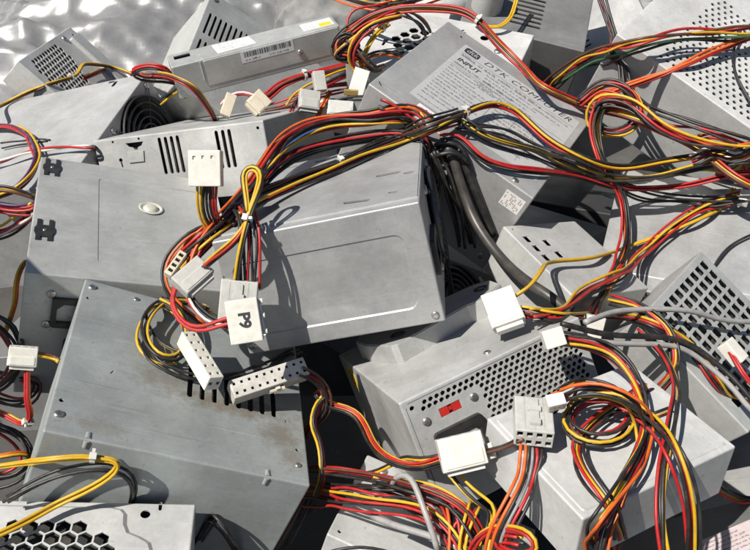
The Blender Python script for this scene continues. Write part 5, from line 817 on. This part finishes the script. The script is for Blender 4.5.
# ================================================================ WIRE HARNESSES
BB = [(np.array(b[0]), np.array(b[1]).reshape(3, 3), np.array(b[2]) / 2) for b in BOX.values()]
def push_out(P, r):
    for C_, R_, h in BB:
        l = (P - C_) @ R_
        pen = (h + r) - np.abs(l)
        ins = (pen > 0).all(1)
        if not ins.any(): continue
        ax = pen[ins].argmin(1); idx = np.where(ins)[0]
        for i, a in zip(idx, ax):
            if pen[i, a] < .016: l[i, a] = np.sign(l[i, a]) * (h[a] + r)
        P[idx] = l[idx] @ R_.T + C_
    return P
def catmull(P, step=.004):
    P = np.array(P, float); P = np.vstack([2 * P[0] - P[1], P, 2 * P[-1] - P[-2]]); out = []
    for i in range(1, len(P) - 2):
        p0, p1, p2, p3 = P[i - 1:i + 3]
        t0 = 0; t1 = t0 + max(1e-5, np.linalg.norm(p1 - p0)) ** .5; t2 = t1 + max(1e-5, np.linalg.norm(p2 - p1)) ** .5; t3 = t2 + max(1e-5, np.linalg.norm(p3 - p2)) ** .5
        n = max(2, int(np.linalg.norm(p2 - p1) / step))
        for t in np.linspace(t1, t2, n, endpoint=False):
            A1 = (t1 - t) / (t1 - t0) * p0 + (t - t0) / (t1 - t0) * p1; A2 = (t2 - t) / (t2 - t1) * p1 + (t - t1) / (t2 - t1) * p2; A3 = (t3 - t) / (t3 - t2) * p2 + (t - t2) / (t3 - t2) * p3
            B1 = (t2 - t) / (t2 - t0) * A1 + (t - t0) / (t2 - t0) * A2; B2 = (t3 - t) / (t3 - t1) * A2 + (t - t1) / (t3 - t1) * A3
            out.append((t2 - t) / (t2 - t1) * B1 + (t - t1) / (t2 - t1) * B2)
    out.append(P[-2]); return np.array(out)
def frames(P):
    T = np.gradient(P, axis=0); T /= np.linalg.norm(T, axis=1)[:, None] + 1e-12
    N = np.zeros_like(P); a = np.array([0, 0, 1.]) if abs(T[0][2]) < .9 else np.array([1., 0, 0])
    N[0] = a - T[0] * (a @ T[0]); N[0] /= np.linalg.norm(N[0])
    for i in range(1, len(P)):
        v = N[i - 1] - T[i] * (N[i - 1] @ T[i]); N[i] = v / (np.linalg.norm(v) + 1e-12)
    return T, N, np.cross(T, N)
def smooth_noise(n, cells, amp):
    k = max(2, cells); x = RNG.normal(size=k + 3); t = np.linspace(0, k - 1e-6, n); i = t.astype(int); f = t - i; f = f * f * (3 - 2 * f)
    return amp * (x[i] * (1 - f) + x[i + 1] * f)
def tube(P, r, k=8):
    T, N, B = frames(P); n = len(P); a = np.linspace(0, 2 * math.pi, k, endpoint=False)
    V = P[:, None, :] + r * (np.cos(a)[None, :, None] * N[:, None, :] + np.sin(a)[None, :, None] * B[:, None, :])
    V = V.reshape(-1, 3); F = []
    for i in range(n - 1):
        for j in range(k): F.append((i * k + j, i * k + (j + 1) % k, (i + 1) * k + (j + 1) % k, (i + 1) * k + j))
    F.append(tuple(reversed(range(k)))); F.append(tuple(range((n - 1) * k, n * k)))
    return V, F
def packing(n):
    """wire seats in the bundle's cross section, in wire diameters"""
    if n == 1: return [(0, 0)]
    if n == 2: return [(-.5, 0), (.5, 0)]
    if n == 3: return [(-.5, -.29), (.5, -.29), (0, .58)]
    if n == 4: return [(-.5, -.5), (.5, -.5), (.5, .5), (-.5, .5)]
    pts = [(0, 0)]
    k = min(n - 1, 6)
    pts += [(math.cos(2 * math.pi * i / k), math.sin(2 * math.pi * i / k)) for i in range(k)]
    m_ = n - len(pts)
    pts += [(1.9 * math.cos(2 * math.pi * i / m_ + .3), 1.9 * math.sin(2 * math.pi * i / m_ + .3)) for i in range(m_)]
    return pts[:n]

BRASS = mat('brass', (.55, .38, .12), .35, .9)
def plug(style, Rm, ctr, dims, root, key):
    """a nylon wire plug; x = width, y = along the wires, z = thickness"""
    w, l, t = [x * 1000 for x in dims]
    Mw = Matrix.Translation(Vector(ctr)) @ Matrix([Rm[0:3], Rm[3:6], Rm[6:9]]).to_4x4() @ Matrix.Translation((0, 0, -t / 2 * MM))
    Ml = root.matrix_world.inverted() @ Mw
    c = Case(None, dims=(w, l, t), parent=root, matrix=Ml, r=min(.55, t * .3), body={'tag': 'paper_tag', 'jack': 'jack'}.get(style, 'plug'))
    c.m = {'molex': NYLON, 'atx': MILKY, 'holes2x6': NYLON, 'holes2x10': GRIMY, 'p9': NYLON, 'floppy': CREAM, 'block': NYLON, 'tag': WHITEP, 'jack': BRASS}[style]
    if key in ('Q1', 'G1'): c.m = NYLON
    if key in ('Q1b', 'U3', 'U6'): c.m = MILKY
    if key in ('U1', 'U2'): c.m = CREAM
    def row(f, n, m_, hole=.55):
        su, sv = c.size(f); out = []
        for i in range(n):
            for j in range(m_):
                px, py = su / n, sv / m_; cx, cy = (i + .5) * px, (j + .5) * py; s = min(px, py) * hole / 2
                out.append(rect(cx - s, cy - s, cx + s, cy + s))
        return out
    if style == 'molex':
        for f in ('+y', '-y'): c.hole(f, *[circle(x, t / 2, min(w / 4, t) * .30, 10) for x in [w * (i + .5) / 4 for i in range(4)]])
        if w > 12: c.emboss('+z', rrect(w * .06, l * .06, w * .94, l * .55, .8), .5, .4)
    elif style == 'atx' and key == 'Q1':
        c.pocket('+z', rect(w * .14, l * .74, w * .24, l * .84), .8); c.pocket('+z', rect(w * .42, l * .76, w * .5, l * .85), .8); c.pocket('+z', rect(w * .70, l * .76, w * .78, l * .85), .8); c.hole('-y', *row('-y', 6, 2, .6)); c.hole('+y', *row('+y', 6, 2, .6))
    elif style == 'atx':
        nn = 4 if w < 22 else 6
        c.hole('-y', *row('-y', nn, 2, .6)); c.hole('+y', *row('+y', nn, 2, .6))
    elif style == 'holes2x6': c.hole('+z', *row('+z', 2, 6, .42)); c.hole('-y', *row('-y', 2, 1, .5))
    elif style == 'holes2x10': c.hole('+z', *row('+z', 10, 2, .36))
    elif style == 'p9': c.hole('-y', *row('-y', 4, 2, .5)); c.hole('+x', *row('+x', 6, 1, .45))
    elif style == 'floppy': c.hole('+z', *[rect(w * (.12 + .22 * i), l * .2, w * (.24 + .22 * i), l * .8) for i in range(4)])
    c.build(); b = c.body
    def kid(name, me, m, f, u, v, up=0, rot=0, label=None): return c.part(name, me, m, f, u, v, up, rot, parent=b, label=label)
    if style == 'molex' and w > 12:
        bm = bmesh.new()
        for x in (-w * .5 - .3, w * .5 - .7): box_bm(bm, x, -l * .5, -t * .5, x + 1.0, -l * .12, -t * .1)
        box_bm(bm, -w * .42, -l * .5 - 2.4, -t * .75, w * .42, -l * .5 + .2, -t * .25)
        kid('key_ribs', tomesh(bm, 'key_ribs'), c.m, '+z', w / 2, l / 2, 0)
    if style == 'atx' and key != 'Q1':
        bm = bmesh.new(); box_bm(bm, -2.2, -l * .32, 0, 2.2, l * .42, .9); box_bm(bm, -2.6, -l * .34, 0, 2.6, -l * .2, 2.0); box_bm(bm, -3.2, l * .05, 0, 3.2, l * .18, 1.6)
        kid('latch', tomesh(bm, 'latch'), c.m, '+y' if key == 'Q1' else '+z', w / 2, t / 2 if key == 'Q1' else l / 2)
        bm = bmesh.new(); nn = 4 if w < 22 else 6
        for i in range(1, nn): box_bm(bm, -w / 2 + w * i / nn - .18, -l * .46, -.2, -w / 2 + w * i / nn + .18, l * .46, .12)
        kid('cell_ribs', tomesh(bm, 'cell_ribs'), c.m, '+z', w / 2, l / 2)
    if style in ('holes2x6', 'holes2x10', 'p9'):
        bm = bmesh.new()
        n = 14
        if style == 'holes2x10':
            bar_bm(bm, (-5.0, 0, 0), (4.2, 0, .8), 1.7, 10); box_bm(bm, -1.4, 0, -2, 1.4, 2.6, 1.2); kid('latch', tomesh(bm, 'latch'), CREAM, '-y', w * .56, t * .62, 1.0)
        elif style == 'holes2x6':
            bar_bm(bm, (0, 0, 0), (0, 0, 2.4), 1.3, 8); box_bm(bm, -1, -3.5, 0, 1, -.5, 1.4); kid('latch', tomesh(bm, 'latch'), c.m, '+x', l * .55, t * .5)
        else:
            for y in (-.32, .05, .38): bar_bm(bm, (l * y, 0, 0), (l * y, 0, 2.6), 1.5, 10)
            box_bm(bm, -l * .3, -1.6, 0, l * .38, 1.6, 1.3); kid('latch', tomesh(bm, 'latch'), c.m, '+x', l / 2, t * .5)
            kid('printed_text', m_text('P9', 8.6, 'printed_text', bold=.35, align='CENTER'), INK, '+z', w * .52, l * .52, .03, rot=-math.pi / 2)
    return c

HG = 'wire harnesses tangled over the power supplies'
for h in HARNESS:
    r = h['r'] * MM; cols = h['c']
    P = catmull(np.array(h['p']).reshape(-1, 3))
    n = len(P)
    T, N, B = frames(P)
    s = np.concatenate([[0], np.cumsum(np.linalg.norm(np.diff(P, axis=0), axis=1))])
    mid = P[n // 2]
    root = bpy.data.objects.new('wire_harness' if len(cols) > 1 or cols[0] in WIREC and cols[0] not in ('mains', 'sheath', 'black') else 'mains_cable', None); COL.objects.link(root)
    root.location = Vector((mid[0], mid[1], P[:, 2].min())); root.empty_display_size = .01
    bpy.context.view_layer.update()
    tag(root, h['label'], 'cable', HG)
    tight = np.ones(n)
    sp = np.full(n, h['s'])
    for f in h['ties']:
        d = np.abs(s - f * s[-1]); sp = 1.02 + (sp - 1.02) * np.clip(d / .028, 0, 1) ** 1.2
    seats = packing(len(cols))
    if h['flat']:
        V_ = np.cross(T, np.array([0, .82, -.57])); V_ /= np.linalg.norm(V_, axis=1)[:, None] + 1e-9; N = V_; B = np.cross(T, N); seats = [(i - (len(cols) - 1) / 2, 0) for i in range(len(cols))]
    tw0 = RNG.uniform(0, 6.28) if not h['flat'] else 0.0
    inv = np.array(root.matrix_world.inverted())
    for k, (cn, (sx, sy)) in enumerate(zip(cols, seats)):
        ang = tw0 + (h['tw'] if not h['flat'] else 0) * s / .05 * .5
        wob = .62 * np.clip(sp - .85, .12, 1.3); cells = max(2, int(s[-1] / RNG.uniform(.022, .05)))
        ox = sx * sp + smooth_noise(n, cells, 1) * wob; oy = sy * sp * (.8 if len(cols) > 4 else 1) + smooth_noise(n, cells, 1) * wob
        X = (ox * np.cos(ang) - oy * np.sin(ang)) * 2 * r; Y = (ox * np.sin(ang) + oy * np.cos(ang)) * 2 * r
        Q = P + N * X[:, None] + B * Y[:, None]
        for it in range(3):
            Q = push_out(Q, r * .95)
            if it < 2: Q[1:-1] = Q[1:-1] * .5 + (Q[:-2] + Q[2:]) * .25
        V, F = tube(Q, r, 8 if r < .002 else 14)
        V = V @ inv[:3, :3].T + inv[:3, 3]
        me = bpy.data.meshes.new('wire'); me.from_pydata(V.tolist(), [], F); me.shade_smooth()
        o = link('wire', me, WIREM[cn], root)
        if len(set(cols)) > 1: o['label'] = {'mains': 'grey black', 'sheath': 'pale grey'}.get(cn, cn) + ' insulated wire'
    for f in h['ties']:
        i = int(np.argmin(np.abs(s - f * s[-1]))); i = min(max(i, 1), n - 2)
        R_ = r * (1.3 + (2.2 if len(cols) > 6 else 1.5 if len(cols) > 4 else 1.15))
        bm = bmesh.new(); m_ = 20
        prof = [(0, -1.3), (.75, -1.3), (.75, 1.3), (0, 1.3)]
        rings = [[bm.verts.new(((R_ / MM + a) * math.cos(t) * MM, (R_ / MM + a) * math.sin(t) * MM, z * MM)) for a, z in prof] for t in [2 * math.pi * j / m_ for j in range(m_)]]
        for j in range(m_):
            for q_ in range(4): bm.faces.new((rings[j][q_], rings[(j + 1) % m_][q_], rings[(j + 1) % m_][(q_ + 1) % 4], rings[j][(q_ + 1) % 4]))
        box_bm(bm, R_ / MM - .3, -1.7, -1.7, R_ / MM + 2.0, 1.7, 1.7)
        box_bm(bm, R_ / MM + .4, -4.0, -.8, R_ / MM + 1.0, -1.5, .8)
        bmesh.ops.recalc_face_normals(bm, faces=bm.faces)
        up = Vector((-.25, -.45, .85)); t_ = Vector(T[i]); x_ = (up - t_ * up.dot(t_)).normalized(); y_ = t_.cross(x_)
        Mw = Matrix.Translation(Vector(P[i])) @ Matrix((x_, y_, t_)).transposed().to_4x4()
        o = link('cable_tie', tomesh(bm, 'cable_tie', 40), TIE, root, root.matrix_world.inverted() @ Mw)
    for st_, ct, Rm, dm in h['conn']: plug(st_, Rm, ct, dm, root, h['key'])

# ================================================================ SETTING: ground, plastic wrap, sacks
def grid_mesh(name, nx, ny, fn, smooth=True):
    V = [fn(i / (nx - 1), j / (ny - 1)) for j in range(ny) for i in range(nx)]
    F = [(j * nx + i, j * nx + i + 1, (j + 1) * nx + i + 1, (j + 1) * nx + i) for j in range(ny - 1) for i in range(nx - 1)]
    me = bpy.data.meshes.new(name); me.from_pydata(V, [], F)
    if smooth: me.shade_smooth()
    return me
from mathutils import noise as mnoise
gm = mat('concrete_ground', (.06, .058, .055), .9); t = gm.node_tree  # ground colour kept near black to deepen the shade in the gaps
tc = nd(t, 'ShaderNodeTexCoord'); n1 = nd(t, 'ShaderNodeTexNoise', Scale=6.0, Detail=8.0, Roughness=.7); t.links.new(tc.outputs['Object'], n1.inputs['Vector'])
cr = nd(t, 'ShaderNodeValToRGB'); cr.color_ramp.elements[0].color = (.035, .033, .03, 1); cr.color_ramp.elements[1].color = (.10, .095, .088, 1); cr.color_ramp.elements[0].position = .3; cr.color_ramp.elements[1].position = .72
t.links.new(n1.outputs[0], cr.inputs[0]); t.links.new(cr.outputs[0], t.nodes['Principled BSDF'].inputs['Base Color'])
bp = nd(t, 'ShaderNodeBump', Strength=.4, Distance=.004); t.links.new(n1.outputs[0], bp.inputs['Height']); t.links.new(bp.outputs[0], t.nodes['Principled BSDF'].inputs['Normal'])
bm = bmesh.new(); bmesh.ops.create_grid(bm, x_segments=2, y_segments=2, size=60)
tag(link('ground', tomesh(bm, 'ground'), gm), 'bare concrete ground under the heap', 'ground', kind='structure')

FILM = plastic('silver_film', (.27, .27, .268), .32, var=.05, dirt=.12)
FILM.node_tree.nodes['Principled BSDF'].inputs['Metallic'].default_value = .35
def sheet(u, v):
    x = -.95 + u * 1.05; y = 1.02 + v * .80 - .06 * math.sin(u * 3); z = .18 + .20 * v ** .8 + .42 * max(0, v - .35)
    f1 = mnoise.noise(Vector((x * 2.2 + y * 1.2, y * 6 - x * 1.5, .3)))
    c1 = 1 - abs(mnoise.noise(Vector((x * 4.0 + y * 5.0, y * 13 - x * 5, 2.0)))) * 2.2
    c2 = 1 - abs(mnoise.noise(Vector((x * 10 - y * 4, y * 26 + x * 12, 5.0)))) * 2.2
    c3 = 1 - abs(mnoise.noise(Vector((x * 30 + y * 14, y * 40 - x * 22, 9.0)))) * 2.2
    z += .055 * f1 + .026 * max(c1, -.4) + .010 * max(c2, -.4) + .003 * c3
    return (x, y, z)
me = grid_mesh('plastic_wrap', 220, 180, sheet)
o = link('plastic_wrap', me, FILM); tag(o, 'crumpled shiny silver plastic wrap behind the upper left of the heap', 'plastic wrap')
mod = o.modifiers.new('thickness', 'SOLIDIFY'); mod.thickness = .0008
SACK = plastic('white_sacking', (.55, .55, .53), .6, dirt=.15)
def sack(cx, cy, cz, sx, sy, sz, seed, name, m, label, cat):
    bm = bmesh.new(); bmesh.ops.create_icosphere(bm, subdivisions=5, radius=1)
    for v in bm.verts:
        p = v.co.copy(); q = p + Vector((seed, 0, 0))
        k = 1 + .20 * mnoise.noise(q * 1.6) + .13 * (1 - 2 * abs(mnoise.noise(q * 3.1))) + .05 * (1 - 2 * abs(mnoise.noise(q * 7.5)))
        v.co = Vector((cx + p.x * k * sx, cy + p.y * k * sy, cz + p.z * k * sz))
        v.co.z = max(v.co.z, .002)
    tag(link(name, tomesh(bm, name, 60), m), label, cat)
sack(-.10, 1.38, .17, .30, .20, .17, 3.3, 'plastic_sack', SACK, 'crumpled white plastic sack behind the long slim supply at the top', 'sack')
sack(.30, 1.55, .17, .34, .22, .17, 8.1, 'plastic_sack', SACK, 'crumpled white plastic sack farther right behind the tangle of wires', 'sack')
CLOTH = plastic('grey_cloth', (.22, .22, .215), .85, dirt=.2)
sack(-.055, 1.10, .235, .085, .05, .10, 5.7, 'cloth_bundle', CLOTH, 'rumpled grey cloth bundle just behind the long slim supply', 'cloth')
tagp = plastic('tag_paper', (.78, .78, .76), .5, dirt=.12)

# ================================================================ LIGHT, SKY, CAMERA
sd = Vector((-.47, -.345, .815)).normalized()
sun = bpy.data.lights.new('sun', 'SUN'); sun.energy = 5.0; sun.angle = math.radians(.55); sun.color = (1.0, .955, .89)
so = bpy.data.objects.new('sun', sun); COL.objects.link(so); so.rotation_euler = sd.to_track_quat('Z', 'Y').to_euler(); so.location = sd * 5
w = bpy.data.worlds.new('World'); scene.world = w; w.use_nodes = True; nt = w.node_tree
sky = nt.nodes.new('ShaderNodeTexSky'); sky.sky_type = 'NISHITA'; sky.sun_disc = False
sky.sun_elevation = math.asin(sd.z); sky.sun_rotation = math.atan2(sd.x, sd.y)
nt.links.new(sky.outputs[0], nt.nodes['Background'].inputs[0]); nt.nodes['Background'].inputs[1].default_value = .05
cam = bpy.data.cameras.new('camera'); cam.sensor_fit = 'HORIZONTAL'; cam.sensor_width = 36; cam.lens = 36 * 800 / 750
cam.clip_start = .01; cam.clip_end = 300
co = bpy.data.objects.new('camera', cam); COL.objects.link(co); co.location = (0, 0, .62); co.rotation_euler = (math.radians(90 - 35), 0, 0)
scene.camera = co
cam.dof.use_dof = False
scene.view_settings.view_transform = 'Standard'; scene.view_settings.look = 'None'; scene.view_settings.exposure = 0.42; scene.view_settings.gamma = 1.0
scene.cycles.max_bounces = 6; scene.cycles.diffuse_bounces = 1
